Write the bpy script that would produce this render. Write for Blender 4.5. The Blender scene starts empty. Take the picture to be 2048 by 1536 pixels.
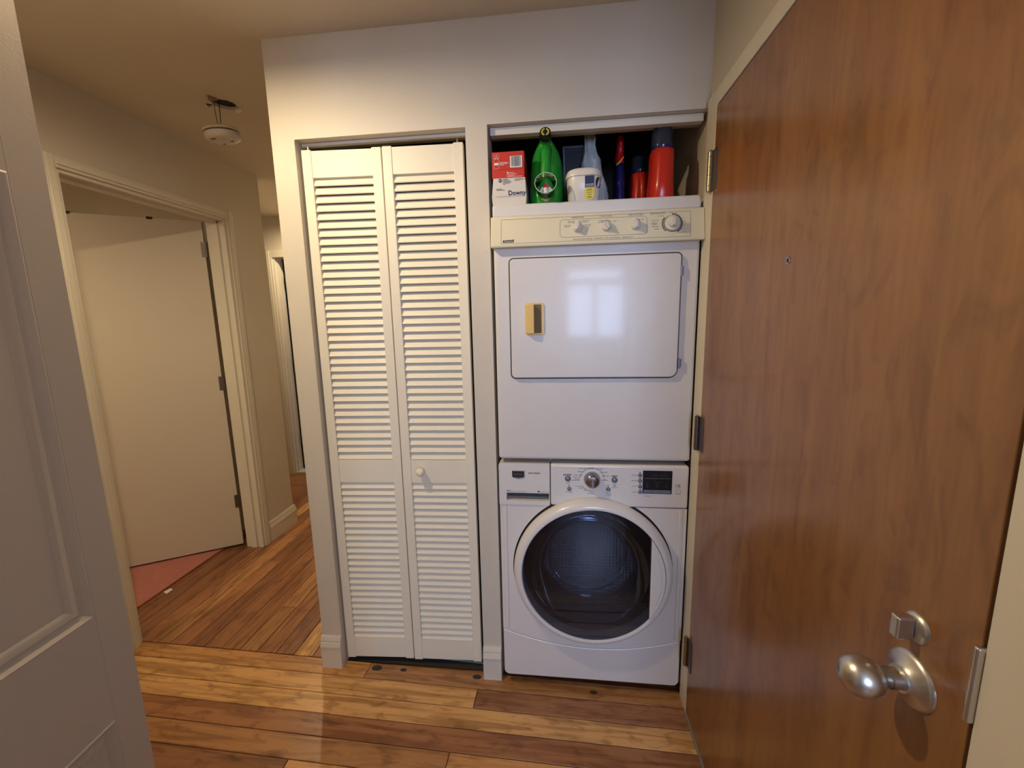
import bpy, bmesh, math, random
from mathutils import Vector, Matrix, geometry

random.seed(7)
sc = bpy.context.scene
COL = sc.collection

# ------------------------------------------------------------------ camera
CX, CY, CZ = 1.0103, -1.4741, 1.4695
FPX = 814.41
PITCH, ROLL, YAW = math.radians(-8.8467), math.radians(1.2054), math.radians(6.299)
ROT = Matrix.Rotation(YAW, 3, 'Z') @ Matrix.Rotation(PITCH, 3, 'X') @ Matrix.Rotation(ROLL, 3, 'Y')
cam_data = bpy.data.cameras.new('camera')
cam = bpy.data.objects.new('camera', cam_data)
COL.objects.link(cam)
cam_data.sensor_width = 36.0
cam_data.lens = FPX / 2048.0 * 36.0
cam_data.clip_start = 0.02
r_, f_, u_ = ROT.col[0], ROT.col[1], ROT.col[2]
cam.matrix_world = Matrix(((r_[0], u_[0], -f_[0], CX), (r_[1], u_[1], -f_[1], CY), (r_[2], u_[2], -f_[2], CZ), (0, 0, 0, 1)))
sc.camera = cam

# ------------------------------------------------------------------ world, daylight, exposure
world = bpy.data.worlds.new('world')
sc.world = world
world.use_nodes = True
world.node_tree.nodes['Background'].inputs[0].default_value = (0.42, 0.58, 1.0, 1)
world.node_tree.nodes['Background'].inputs[1].default_value = 0.6
sc.view_settings.view_transform = 'Standard'
sc.view_settings.look = 'None'
sc.view_settings.gamma = 1.0
sc.view_settings.use_curve_mapping = False
sc.view_settings.exposure = 0.28

WIN = (1.12, 1.92, 1.20, 2.15, -4.1)          # window behind the camera: x0, x1, z0, z1, wall plane
dl = bpy.data.lights.new('window_daylight', 'AREA')
dl.shape = 'RECTANGLE'
dl.size, dl.size_y = WIN[1] - WIN[0], WIN[3] - WIN[2]
dl.energy = 86
dl.color = (0.48, 0.64, 1.0)
dlo = bpy.data.objects.new('window_daylight', dl)
dlo.location = ((WIN[0] + WIN[1]) / 2, WIN[4] - 0.12, (WIN[2] + WIN[3]) / 2)
dlo.rotation_euler = (math.radians(90), 0, 0)
COL.objects.link(dlo)

FILL_WIN = (-3.35, -2.35, 0.95, 2.15, 2.6)      # unseen window added for bluish fill: y0, y1, z0, z1, wall plane
dl2 = bpy.data.lights.new('side_fill_light', 'AREA')
dl2.shape = 'RECTANGLE'
dl2.size, dl2.size_y = FILL_WIN[1] - FILL_WIN[0], FILL_WIN[3] - FILL_WIN[2]
dl2.energy = 7
dl2.color = (0.48, 0.64, 1.0)
dlo2 = bpy.data.objects.new('side_fill_light', dl2)
dlo2.location = (FILL_WIN[4] + 0.09, (FILL_WIN[0] + FILL_WIN[1]) / 2, (FILL_WIN[2] + FILL_WIN[3]) / 2)
dlo2.rotation_euler = (math.radians(90), 0, math.radians(90))
COL.objects.link(dlo2)

WARM = (1.0, 0.81, 0.53)
LAMP_MAIN = (0.03, -0.74, 2.405, 42.0)
LAMP_HALL = (-0.98, 1.82, 2.405, 30.0)
LAMP_BED = (-2.0, -0.95, 2.405, 40.0)


def at(u, v, ax, val):
    """pixel of the photograph + one known coordinate -> point"""
    d = ROT @ Vector(((u - 1024) / FPX, 1, -(v - 768) / FPX))
    c = Vector((CX, CY, CZ))
    i = 'xyz'.index(ax)
    return c + d * ((val - c[i]) / d[i])


# ------------------------------------------------------------------ materials
def srgb(r, g, b):
    f = lambda c: (c / 255 / 12.92) if c / 255 <= 0.04045 else ((c / 255 + 0.055) / 1.055) ** 2.4
    return (f(r), f(g), f(b), 1)


def new_mat(name):
    m = bpy.data.materials.new(name)
    m.use_nodes = True
    return m, m.node_tree.nodes, m.node_tree.links, m.node_tree.nodes['Principled BSDF']


def mat(name, col, rough=0.5, metal=0.0, bump=0.0, scale=80.0, vary=0.0, vscale=4.0, coat=0.0, spec=0.5, trans=0.0, ior=1.45, alpha=1.0):
    m, N, L, P = new_mat(name)
    c = srgb(*col)
    P.inputs['Base Color'].default_value = c
    P.inputs['Roughness'].default_value = rough
    P.inputs['Metallic'].default_value = metal
    P.inputs['Coat Weight'].default_value = coat
    P.inputs['Coat Roughness'].default_value = 0.08
    P.inputs['Specular IOR Level'].default_value = spec
    P.inputs['Transmission Weight'].default_value = trans
    P.inputs['IOR'].default_value = ior
    P.inputs['Alpha'].default_value = alpha
    tc = N.new('ShaderNodeTexCoord')
    if vary > 0:
        n = N.new('ShaderNodeTexNoise'); n.inputs['Scale'].default_value = vscale; n.inputs['Detail'].default_value = 5
        L.new(tc.outputs['Object'], n.inputs['Vector'])
        mx = N.new('ShaderNodeMixRGB'); mx.blend_type = 'MULTIPLY'
        cr = N.new('ShaderNodeValToRGB')
        cr.color_ramp.elements[0].color = (1 - vary, 1 - vary, 1 - vary, 1); cr.color_ramp.elements[0].position = 0.35
        cr.color_ramp.elements[1].color = (1, 1, 1, 1); cr.color_ramp.elements[1].position = 0.65
        L.new(n.outputs['Fac'], cr.inputs['Fac'])
        mx.inputs[0].default_value = 1; mx.inputs[1].default_value = c
        L.new(cr.outputs['Color'], mx.inputs[2]); L.new(mx.outputs[0], P.inputs['Base Color'])
    if bump > 0:
        n = N.new('ShaderNodeTexNoise'); n.inputs['Scale'].default_value = scale; n.inputs['Detail'].default_value = 4
        L.new(tc.outputs['Object'], n.inputs['Vector'])
        b = N.new('ShaderNodeBump'); b.inputs['Strength'].default_value = bump; b.inputs['Distance'].default_value = 0.002
        L.new(n.outputs['Fac'], b.inputs['Height']); L.new(b.outputs['Normal'], P.inputs['Normal'])
    return m


def wood_floor(name, along='x'):
    """plank wood: tone from the object's own colour, grain and knots from noise"""
    m, N, L, P = new_mat(name)
    tc = N.new('ShaderNodeTexCoord'); oi = N.new('ShaderNodeObjectInfo')
    add = N.new('ShaderNodeVectorMath'); add.operation = 'ADD'
    cmb = N.new('ShaderNodeCombineXYZ'); mul = N.new('ShaderNodeMath'); mul.operation = 'MULTIPLY'; mul.inputs[1].default_value = 57.0
    L.new(oi.outputs['Random'], mul.inputs[0]); L.new(mul.outputs[0], cmb.inputs[0]); L.new(mul.outputs[0], cmb.inputs[1])
    L.new(tc.outputs['Object'], add.inputs[0]); L.new(cmb.outputs[0], add.inputs[1])
    mp = N.new('ShaderNodeMapping'); mp.inputs['Scale'].default_value = (1.6, 22, 22); L.new(add.outputs[0], mp.inputs['Vector'])
    n1 = N.new('ShaderNodeTexNoise'); n1.inputs['Scale'].default_value = 1.5; n1.inputs['Detail'].default_value = 8; n1.inputs['Distortion'].default_value = 1.2
    L.new(mp.outputs[0], n1.inputs['Vector'])
    mp2 = N.new('ShaderNodeMapping'); mp2.inputs['Scale'].default_value = (6, 14, 14); L.new(add.outputs[0], mp2.inputs['Vector'])
    n2 = N.new('ShaderNodeTexNoise'); n2.inputs['Scale'].default_value = 2.2; n2.inputs['Detail'].default_value = 6; n2.inputs['Distortion'].default_value = 0.6
    L.new(mp2.outputs[0], n2.inputs['Vector'])
    cr = N.new('ShaderNodeValToRGB'); cr.color_ramp.elements[0].position = 0.36; cr.color_ramp.elements[0].color = (0.46, 0.38, 0.30, 1)
    cr.color_ramp.elements[1].position = 0.56; cr.color_ramp.elements[1].color = (1, 1, 1, 1)
    L.new(n1.outputs['Fac'], cr.inputs['Fac'])
    cr2 = N.new('ShaderNodeValToRGB'); cr2.color_ramp.elements[0].position = 0.33; cr2.color_ramp.elements[0].color = (0.42, 0.32, 0.24, 1)
    cr2.color_ramp.elements[1].position = 0.47; cr2.color_ramp.elements[1].color = (1, 1, 1, 1)
    L.new(n2.outputs['Fac'], cr2.inputs['Fac'])
    m1 = N.new('ShaderNodeMixRGB'); m1.blend_type = 'MULTIPLY'; m1.inputs[0].default_value = 0.75
    L.new(oi.outputs['Color'], m1.inputs[1]); L.new(cr.outputs[0], m1.inputs[2])
    m2 = N.new('ShaderNodeMixRGB'); m2.blend_type = 'MULTIPLY'; m2.inputs[0].default_value = 0.55
    L.new(m1.outputs[0], m2.inputs[1]); L.new(cr2.outputs[0], m2.inputs[2])
    L.new(m2.outputs[0], P.inputs['Base Color'])
    P.inputs['Roughness'].default_value = 0.34
    b = N.new('ShaderNodeBump'); b.inputs['Strength'].default_value = 0.12; b.inputs['Distance'].default_value = 0.001
    L.new(n1.outputs['Fac'], b.inputs['Height']); L.new(b.outputs['Normal'], P.inputs['Normal'])
    return m


def wood_door(name):
    m, N, L, P = new_mat(name)
    tc = N.new('ShaderNodeTexCoord')
    mp = N.new('ShaderNodeMapping'); mp.inputs['Scale'].default_value = (1, 7.0, 0.55); L.new(tc.outputs['Object'], mp.inputs['Vector'])
    n1 = N.new('ShaderNodeTexNoise'); n1.inputs['Scale'].default_value = 2.0; n1.inputs['Detail'].default_value = 7; n1.inputs['Distortion'].default_value = 1.1
    L.new(mp.outputs[0], n1.inputs['Vector'])
    mp2 = N.new('ShaderNodeMapping'); mp2.inputs['Scale'].default_value = (1, 60, 5); L.new(tc.outputs['Object'], mp2.inputs['Vector'])
    n2 = N.new('ShaderNodeTexNoise'); n2.inputs['Scale'].default_value = 2.0; n2.inputs['Detail'].default_value = 6
    L.new(mp2.outputs[0], n2.inputs['Vector'])
    n3 = N.new('ShaderNodeTexNoise'); n3.inputs['Scale'].default_value = 9; n3.inputs['Detail'].default_value = 9; n3.inputs['Distortion'].default_value = 2.0
    mp3 = N.new('ShaderNodeMapping'); mp3.inputs['Scale'].default_value = (1, 1.6, 0.7); L.new(tc.outputs['Object'], mp3.inputs['Vector']); L.new(mp3.outputs[0], n3.inputs['Vector'])
    cr = N.new('ShaderNodeValToRGB')
    e = cr.color_ramp.elements
    e[0].position = 0.25; e[0].color = srgb(124, 81, 42)
    e[1].position = 0.75; e[1].color = srgb(152, 107, 58)
    L.new(n1.outputs['Fac'], cr.inputs['Fac'])
    cr2 = N.new('ShaderNodeValToRGB'); cr2.color_ramp.elements[0].position = 0.3; cr2.color_ramp.elements[0].color = (0.82, 0.79, 0.76, 1)
    cr2.color_ramp.elements[1].position = 0.6; cr2.color_ramp.elements[1].color = (1, 1, 1, 1)
    L.new(n2.outputs['Fac'], cr2.inputs['Fac'])
    cr3 = N.new('ShaderNodeValToRGB'); cr3.color_ramp.elements[0].position = 0.36; cr3.color_ramp.elements[0].color = (0.66, 0.6, 0.55, 1)
    cr3.color_ramp.elements[1].position = 0.5; cr3.color_ramp.elements[1].color = (1, 1, 1, 1)
    L.new(n3.outputs['Fac'], cr3.inputs['Fac'])
    m1 = N.new('ShaderNodeMixRGB'); m1.blend_type = 'MULTIPLY'; m1.inputs[0].default_value = 0.55
    L.new(cr.outputs[0], m1.inputs[1]); L.new(cr2.outputs[0], m1.inputs[2])
    m2 = N.new('ShaderNodeMixRGB'); m2.blend_type = 'MULTIPLY'; m2.inputs[0].default_value = 0.5
    L.new(m1.outputs[0], m2.inputs[1]); L.new(cr3.outputs[0], m2.inputs[2])
    L.new(m2.outputs[0], P.inputs['Base Color'])
    P.inputs['Roughness'].default_value = 0.33
    P.inputs['Coat Weight'].default_value = 0.35; P.inputs['Coat Roughness'].default_value = 0.16
    return m


def drum_metal(name):
    m, N, L, P = new_mat(name)
    tc = N.new('ShaderNodeTexCoord')
    v = N.new('ShaderNodeTexVoronoi'); v.inputs['Scale'].default_value = 75; v.inputs['Randomness'].default_value = 0.1
    L.new(tc.outputs['Object'], v.inputs['Vector'])
    cr = N.new('ShaderNodeValToRGB'); cr.color_ramp.elements[0].position = 0.28; cr.color_ramp.elements[0].color = (0.02, 0.02, 0.02, 1)
    cr.color_ramp.elements[1].position = 0.36; cr.color_ramp.elements[1].color = (0.7, 0.73, 0.78, 1)
    L.new(v.outputs['Distance'], cr.inputs['Fac']); L.new(cr.outputs[0], P.inputs['Base Color'])
    P.inputs['Metallic'].default_value = 1; P.inputs['Roughness'].default_value = 0.25
    b = N.new('ShaderNodeBump'); b.inputs['Strength'].default_value = 0.6; b.inputs['Distance'].default_value = 0.003
    L.new(v.outputs['Distance'], b.inputs['Height']); L.new(b.outputs['Normal'], P.inputs['Normal'])
    return m


def tinted_glass(name, tint, rough=0.02):
    m, N, L, P = new_mat(name)
    N.remove(P)
    out = [n for n in N if n.type == 'OUTPUT_MATERIAL'][0]
    t = N.new('ShaderNodeBsdfTransparent'); t.inputs[0].default_value = tint
    g = N.new('ShaderNodeBsdfGlossy'); g.inputs['Roughness'].default_value = rough
    fr = N.new('ShaderNodeFresnel'); fr.inputs[0].default_value = 1.5
    mx = N.new('ShaderNodeMixShader')
    L.new(fr.outputs[0], mx.inputs[0]); L.new(t.outputs[0], mx.inputs[1]); L.new(g.outputs[0], mx.inputs[2]); L.new(mx.outputs[0], out.inputs[0])
    return m


def emit(name, col, s):
    m, N, L, P = new_mat(name)
    P.inputs['Base Color'].default_value = srgb(*col)
    P.inputs['Emission Color'].default_value = srgb(*col); P.inputs['Emission Strength'].default_value = s
    return m


M = dict(
    wall=mat('wall_paint', (206, 197, 181), 0.62, bump=0.25, scale=120, vary=0.03),
    ceil=mat('ceiling_paint', (206, 194, 176), 0.85, bump=0.3, scale=90),
    trim=mat('trim_gloss_paint', (214, 206, 190), 0.4),
    doorpaint=mat('door_paint', (198, 187, 170), 0.42, bump=0.08, scale=70),
    fgpaint=mat('panel_door_paint', (190, 179, 165), 0.5, bump=0.1, scale=160),
    louver=mat('louver_paint', (228, 219, 198), 0.5, bump=0.05, scale=60),
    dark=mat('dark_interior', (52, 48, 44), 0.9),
    cavity=mat('dark_closet_walls', (70, 62, 54), 0.9),  # inner walls a darker brown than the cream wall colour
    black=mat('black_plastic', (14, 13, 15), 0.4),
    floor=wood_floor('plank_wood'),
    wood=wood_door('cherry_veneer'),
    steel=mat('satin_nickel', (208, 203, 194), 0.34, metal=1.0),
    brass=mat('aged_hinge_metal', (170, 158, 128), 0.34, metal=1.0),
    darkmetal=mat('dark_hinge_metal', (112, 102, 98), 0.45, metal=0.9),
    chrome=mat('chrome', (170, 170, 176), 0.2, metal=1.0),
    enamel=mat('white_enamel', (216, 210, 204), 0.34, coat=0.16, bump=1.0, scale=11),
    washwhite=mat('washer_white', (222, 216, 210), 0.28, coat=0.3),
    console=mat('ivory_plastic', (222, 212, 182), 0.45),
    yellowed=mat('yellowed_plastic', (220, 188, 116), 0.4),
    knob=mat('ivory_knob', (214, 206, 192), 0.4),
    print_grey=mat('print_grey', (96, 90, 84), 0.6),
    print_black=mat('print_black', (30, 28, 30), 0.6),
    print_white=mat('print_white', (232, 226, 218), 0.6),
    gasket=mat('rubber_grey', (66, 68, 72), 0.7),
    drum=drum_metal('drum_steel'),
    glass=tinted_glass('smoked_glass', (0.56, 0.59, 0.64, 1)),
    bluegrey=mat('silver_button', (128, 134, 150), 0.35, metal=0.4),
    red=mat('red_card', (196, 48, 28), 0.5),
    card=mat('white_card', (214, 206, 194), 0.55, bump=0.1, scale=40),
    navy=mat('navy_print', (22, 26, 66), 0.45),
    green=mat('green_plastic', (36, 142, 46), 0.28, spec=0.5),
    tub=mat('white_tub_plastic', (226, 218, 204), 0.3),
    yellow=mat('yellow_label', (226, 206, 60), 0.5),
    bag=mat('grey_plastic_film', (168, 174, 176), 0.35, bump=0.8, scale=60),
    redjug=mat('orange_red_plastic', (192, 44, 28), 0.25),
    redspray=mat('red_plastic', (190, 24, 28), 0.35),
    navyplastic=mat('navy_plastic', (26, 28, 84), 0.2),
    smokecap=mat('dark_clear_cap', (44, 50, 62), 0.2),
    clear=tinted_glass('clear_plastic', (0.80, 0.84, 0.82, 1), 0.06),
    clearcup=tinted_glass('clear_cup_plastic', (0.86, 0.92, 0.88, 1), 0.08),
    detector=mat('off_white_plastic', (206, 196, 184), 0.4),
    wire=mat('dark_wire', (40, 30, 26), 0.5),
    lath=mat('torn_board', (140, 112, 84), 0.9),
    rug=mat('pink_carpet', (186, 118, 106), 0.95, bump=0.9, scale=500, vary=0.12, vscale=30),
    paper=mat('white_paper', (228, 222, 214), 0.7),
    sweep=mat('grey_vinyl', (140, 134, 122), 0.6),
    marble=mat('white_threshold', (222, 214, 196), 0.35),
    bulb=emit('lamp_glow', (255, 226, 176), 4.0),
    caulk=mat('green_grey_putty', (128, 134, 116), 0.8),
)


# ------------------------------------------------------------------ mesh helpers
class MB:
    def __init__(s):
        s.v, s.f = [], []

    def add(s, vs, fs):
        o = len(s.v)
        s.v += [tuple(p) for p in vs]
        s.f += [tuple(i + o for i in f) for f in fs]
        return s

    def box(s, x0, x1, y0, y1, z0, z1):
        return s.add([(x0, y0, z0), (x1, y0, z0), (x1, y1, z0), (x0, y1, z0), (x0, y0, z1), (x1, y0, z1), (x1, y1, z1), (x0, y1, z1)],
                     [(0, 3, 2, 1), (4, 5, 6, 7), (0, 1, 5, 4), (1, 2, 6, 5), (2, 3, 7, 6), (3, 0, 4, 7)])

    def prism(s, pts, a, b, axis='y'):
        """extrude a 2-D outline along an axis; outline is (x,z) for y, (x,y) for z, (y,z) for x"""
        n = len(pts)
        mk = {'y': lambda p, t: (p[0], t, p[1]), 'z': lambda p, t: (p[0], p[1], t), 'x': lambda p, t: (t, p[0], p[1])}[axis]
        vs = [mk(p, a) for p in pts] + [mk(p, b) for p in pts]
        fs = [tuple(range(n)), tuple(range(2 * n - 1, n - 1, -1))] + [(i, i + n, (i + 1) % n + n, (i + 1) % n) for i in range(n)]
        return s.add(vs, fs)

    def lathe(s, prof, c, axis='z', n=32, a0=0.0, a1=2 * math.pi):
        """profile of (radius, height along axis)"""
        full = abs(a1 - a0 - 2 * math.pi) < 1e-6
        k = n if full else n + 1
        vs, fs = [], []
        for r, h in prof:
            for i in range(k):
                t = a0 + (a1 - a0) * i / n
                p, q = r * math.cos(t), r * math.sin(t)
                vs.append({'z': (c[0] + p, c[1] + q, c[2] + h), 'y': (c[0] + p, c[1] + h, c[2] + q), 'x': (c[0] + h, c[1] + p, c[2] + q)}[axis])
        m = len(prof)
        for j in range(m - 1):
            for i in range(n):
                i2 = (i + 1) % k
                fs.append((j * k + i, j * k + i2, (j + 1) * k + i2, (j + 1) * k + i))
        if prof[0][0] > 1e-5 and full and prof[0] != prof[-1]:
            fs.append(tuple(range(k)))
        if prof[-1][0] > 1e-5 and full and prof[0] != prof[-1]:
            fs.append(tuple((m - 1) * k + i for i in range(k)))
        return s.add(vs, fs)

    def tube(s, path, r, n=8):
        P = [Vector(p) for p in path]
        rr = r if isinstance(r, (list, tuple)) else [r] * len(P)
        vs, fs = [], []
        up = Vector((0.31, 0.17, 0.93))
        for i, p in enumerate(P):
            d = (P[min(i + 1, len(P) - 1)] - P[max(i - 1, 0)]).normalized()
            a = d.cross(up)
            if a.length < 1e-3:
                a = d.cross(Vector((1, 0, 0)))
            a.normalize(); b = d.cross(a).normalized()
            for k in range(n):
                t = 2 * math.pi * k / n
                vs.append(p + (a * math.cos(t) + b * math.sin(t)) * rr[i])
        for j in range(len(P) - 1):
            for k in range(n):
                fs.append((j * n + k, j * n + (k + 1) % n, (j + 1) * n + (k + 1) % n, (j + 1) * n + k))
        fs.append(tuple(range(n))); fs.append(tuple((len(P) - 1) * n + k for k in range(n)))
        return s.add(vs, fs)

    def loft(s, rings, n=28):
        """rings of (z, cx, cy, hx, hy, exponent): stacked superellipses"""
        vs, fs = [], []
        for z, cx, cy, hx, hy, e in rings:
            for k in range(n):
                t = 2 * math.pi * k / n
                c, q = math.cos(t), math.sin(t)
                vs.append((cx + hx * math.copysign(abs(c) ** (2 / e), c), cy + hy * math.copysign(abs(q) ** (2 / e), q), z))
        for j in range(len(rings) - 1):
            for k in range(n):
                fs.append((j * n + k, j * n + (k + 1) % n, (j + 1) * n + (k + 1) % n, (j + 1) * n + k))
        fs.append(tuple(range(n))); fs.append(tuple((len(rings) - 1) * n + k for k in range(n)))
        return s.add(vs, fs)

    def xf(s, mx):
        s.v = [tuple(mx @ Vector(p)) for p in s.v]
        return s

    def mesh(s, name, smooth=None):
        me = bpy.data.meshes.new(name)
        me.from_pydata(s.v, [], s.f)
        bm = bmesh.new(); bm.from_mesh(me)
        bmesh.ops.remove_doubles(bm, verts=bm.verts, dist=1e-6)
        bmesh.ops.recalc_face_normals(bm, faces=bm.faces)
        bm.to_mesh(me); bm.free()
        if smooth is not None:
            me.polygons.foreach_set('use_smooth', [True] * len(me.polygons))
            me.set_sharp_from_angle(angle=math.radians(smooth))
        return me


def link(name, me, m, parent=None, local=False):
    o = bpy.data.objects.new(name, me)
    COL.objects.link(o)
    if m is not None and not me.materials:
        me.materials.append(M[m] if isinstance(m, str) else m)
    if parent is not None:
        o.parent = parent
        if not local:
            o.matrix_parent_inverse = chain_inv(parent)
    return o


def chain_inv(p):
    mx = Matrix.Identity(4)
    q = p
    while q is not None:
        mx = (q.matrix_parent_inverse @ q.matrix_basis if q.parent else q.matrix_basis) @ mx
        q = q.parent
    return mx.inverted()


def build(mb, name, m, parent=None, bevel=0.0, smooth=None, local=False, seg=2):
    o = link(name, mb.mesh(name, smooth if smooth is not None else (40 if bevel else None)), m, parent, local)
    if bevel:
        b = o.modifiers.new('edge', 'BEVEL'); b.width = bevel; b.segments = seg; b.limit_method = 'ANGLE'; b.angle_limit = math.radians(35)
        b.harden_normals = True
    return o


def tag(o, label, cat, group=None, kind=None):
    o['label'] = label; o['category'] = cat
    if group: o['group'] = group
    if kind: o['kind'] = kind
    return o


def thing(name, label, cat, loc=(0, 0, 0), rz=0.0, group=None, kind=None):
    o = bpy.data.objects.new(name, None); COL.objects.link(o)
    o.location = loc; o.rotation_euler = (0, 0, rz); o.empty_display_size = 0.05
    return tag(o, label, cat, group, kind)


def B(*a):
    return MB().box(*a)


def rrect(x0, x1, z0, z1, r, n=5):
    if not isinstance(r, (list, tuple)):
        r = [r] * 4
    out = []
    for (cx, cz, a, q) in ((x1 - r[0], z0 + r[0], -90, r[0]), (x1 - r[1], z1 - r[1], 0, r[1]), (x0 + r[2], z1 - r[2], 90, r[2]), (x0 + r[3], z0 + r[3], 180, r[3])):
        for i in range(n + 1):
            t = math.radians(a + 90 * i / n)
            out.append((cx + q * math.cos(t), cz + q * math.sin(t)))
    return out


class Ink:
    """flat print lying on a face that looks towards -y; y comes from a function of z"""
    def __init__(s, y):
        s.m = MB(); s.y = y if callable(y) else (lambda z, y0=y: y0)

    def poly(s, pts):
        s.m.add([(x, s.y(z) - 0.0006, z) for x, z in pts], [tuple(range(len(pts)))]); return s

    def rect(s, x0, x1, z0, z1):
        return s.poly([(x0, z0), (x1, z0), (x1, z1), (x0, z1)])

    def arc(s, cx, cz, r, w, a0, a1, n=20):
        for i in range(n):
            t, q = math.radians(a0 + (a1 - a0) * i / n), math.radians(a0 + (a1 - a0) * (i + 1) / n)
            s.poly([(cx + (r - w) * math.cos(t), cz + (r - w) * math.sin(t)), (cx + r * math.cos(t), cz + r * math.sin(t)),
                    (cx + r * math.cos(q), cz + r * math.sin(q)), (cx + (r - w) * math.cos(q), cz + (r - w) * math.sin(q))])
        return s

    def outline(s, pts, w=0.0008):
        n = len(pts)
        for i in range(n):
            a, b = Vector(pts[i]), Vector(pts[(i + 1) % n])
            d = (b - a)
            if d.length < 1e-6: continue
            q = Vector((-d.y, d.x)).normalized() * w / 2
            s.poly([tuple(a - q), tuple(b - q), tuple(b + q), tuple(a + q)])
        return s

    def text(s, t, x, z, size, align='CENTER', bold=0.0, shear=0.0, sx=1.0):
        cu = bpy.data.curves.new('t', 'FONT'); cu.body = t; cu.size = size; cu.align_x = align; cu.align_y = 'CENTER'; cu.offset = bold; cu.shear = shear
        cu.resolution_u = 2
        ob = bpy.data.objects.new('t', cu)
        me = bpy.data.meshes.new_from_object(ob)
        s.m.add([(x + v.co.x * sx, s.y(z + v.co.y) - 0.0006, z + v.co.y) for v in me.vertices], [tuple(p.vertices) for p in me.polygons])
        bpy.data.objects.remove(ob); bpy.data.curves.remove(cu); bpy.data.meshes.remove(me)
        return s

    def build(s, name, m, parent):
        me = bpy.data.meshes.new(name); me.from_pydata(s.m.v, [], s.m.f)
        o = link(name, me, m, parent)
        if 'lettering' in name or 'print' in name:
            o['kind'] = 'stuff'
        return o


# ------------------------------------------------------------------ dimensions
H = 2.447
XR = 1.502          # right wall face
XL = -0.951         # hall wall face on the other side
XD = 1.485          # entry door face
YC, YF = 1.20, 2.166
CL, CR, CT = 0.087, 0.706, 2.121    # louvered closet opening
LL, LT = 0.781, 2.124               # laundry opening

# ------------------------------------------------------------------ floor
fl = tag(build(B(-3.1, 2.7, -4.2, 3.3, -0.06, -0.0125).box(-3.1, 2.7, -4.2, -0.74, -0.0125, 0.0).box(-3.1, -1.215, -0.73, 3.3, -0.0125, -0.0005)
               , 'floor', 'floor'),
         'honey and red brown wood plank floor of the hall', 'floor', kind='structure')
fl.color = (0.36, 0.16, 0.055, 1)
HONEY, GOLD, RED, BROWN, TAN = (0.60, 0.300, 0.100, 1), (0.68, 0.375, 0.135, 1), (0.37, 0.158, 0.062, 1), (0.29, 0.120, 0.048, 1), (0.45, 0.215, 0.080, 1)


def plank(x0, x1, y0, y1, col, rz=0.0, along='x'):
    g = 0.0013
    if along == 'x':
        L_, W_ = x1 - x0 - 2 * g, y1 - y0 - 2 * g
    else:
        L_, W_ = y1 - y0 - 2 * g, x1 - x0 - 2 * g
    h, w, t, b = L_ / 2, W_ / 2, 0.012, 0.0012
    mb = MB().add([(-h, -w, -t), (h, -w, -t), (h, w, -t), (-h, w, -t), (-h, -w, -b), (h, -w, -b), (h, w, -b), (-h, w, -b),
                   (-h + b, -w + b, 0), (h - b, -w + b, 0), (h - b, w - b, 0), (-h + b, w - b, 0)],
                  [(0, 1, 5, 4), (1, 2, 6, 5), (2, 3, 7, 6), (3, 0, 4, 7), (4, 5, 9, 8), (5, 6, 10, 9), (6, 7, 11, 10), (7, 4, 8, 11), (8, 9, 10, 11)])
    o = link('plank', mb.mesh('plank'), 'floor', fl, True)
    cx, cy = (x0 + x1) / 2, (y0 + y1) / 2
    o.location = (cx * math.cos(rz) - cy * math.sin(rz), cx * math.sin(rz) + cy * math.cos(rz), 0)
    o.rotation_euler = (0, 0, rz + (math.pi / 2 if along == 'y' else 0))
    j = random.uniform(0.9, 1.1)
    o.color = (col[0] * j, col[1] * j, col[2] * j, 1)
    return o


edges = [0.031, -0.046, -0.130, -0.213, -0.297, -0.381, -0.465, -0.549, -0.633, -0.717]
rows = [[(-1.0, HONEY), (0.2, TAN), (1.53, None)], [(-1.0, GOLD), (0.69, RED), (1.53, None)], [(-1.0, GOLD), (1.53, None)],
        [(-1.0, RED), (1.53, None)], [(-1.0, TAN), (0.645, HONEY), (1.53, None)], [(-1.0, BROWN), (0.1, HONEY), (1.53, None)],
        [(-1.0, TAN), (0.9, BROWN), (1.53, None)], [(-1.0, GOLD), (1.53, None)], [(-1.0, RED), (0.5, TAN), (1.53, None)]]
for i, r in enumerate(rows):
    for k in range(len(r) - 1):
        plank(r[k][0], r[k + 1][0], edges[i + 1], edges[i], r[k][1], -0.0215)
hall_cols = [RED, BROWN, TAN, RED, TAN, RED, BROWN, RED, RED, TAN, RED, BROWN, GOLD, RED]
x = 0.007
i = 0
while x > -1.21:
    x0 = x - 0.0905
    c = hall_cols[::-1][i % 14]
    split = {2: 0.62, 4: 0.33, 6: 1.05, 1: 0.9, 8: 0.72}.get(i)
    y_lo = 0.034 - 0.0215 * x
    if x <= 0.0 and x > -0.95 or i == 0:
        xa = x0
        if split:
            plank(xa, x, y_lo, split, c, 0, 'y'); plank(xa, x, split, 3.2, hall_cols[(i * 5 + 3) % 14], 0, 'y')
        else:
            plank(xa, x, y_lo, 3.2, c, 0, 'y')
    else:
        cc = GOLD if i == 11 else (RED, BROWN, RED)[i % 3]
        plank(x0, x, y_lo, 1.1, BROWN, 0, 'y'); plank(x0, x, 1.1, 3.2, cc, 0, 'y')
    x = x0; i += 1
for u, v, a in ((754, 1336, 0.031), (807, 1340, 0.019), (954, 1354, 0.025), (1187, 1385, 0.020)):
    p = at(u, v, 'z', 0.0)
    mb = MB().lathe([(0.0, 0.0008), (1.0, 0.0008), (1.0, 0.0)], (0, 0, 0), n=18)
    mb.v = [(p.x + q[0] * a * 0.75, p.y + q[1] * a * 0.42, q[2]) for q in mb.v]
    build(mb, 'wood_plug', 'dark', fl)

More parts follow.
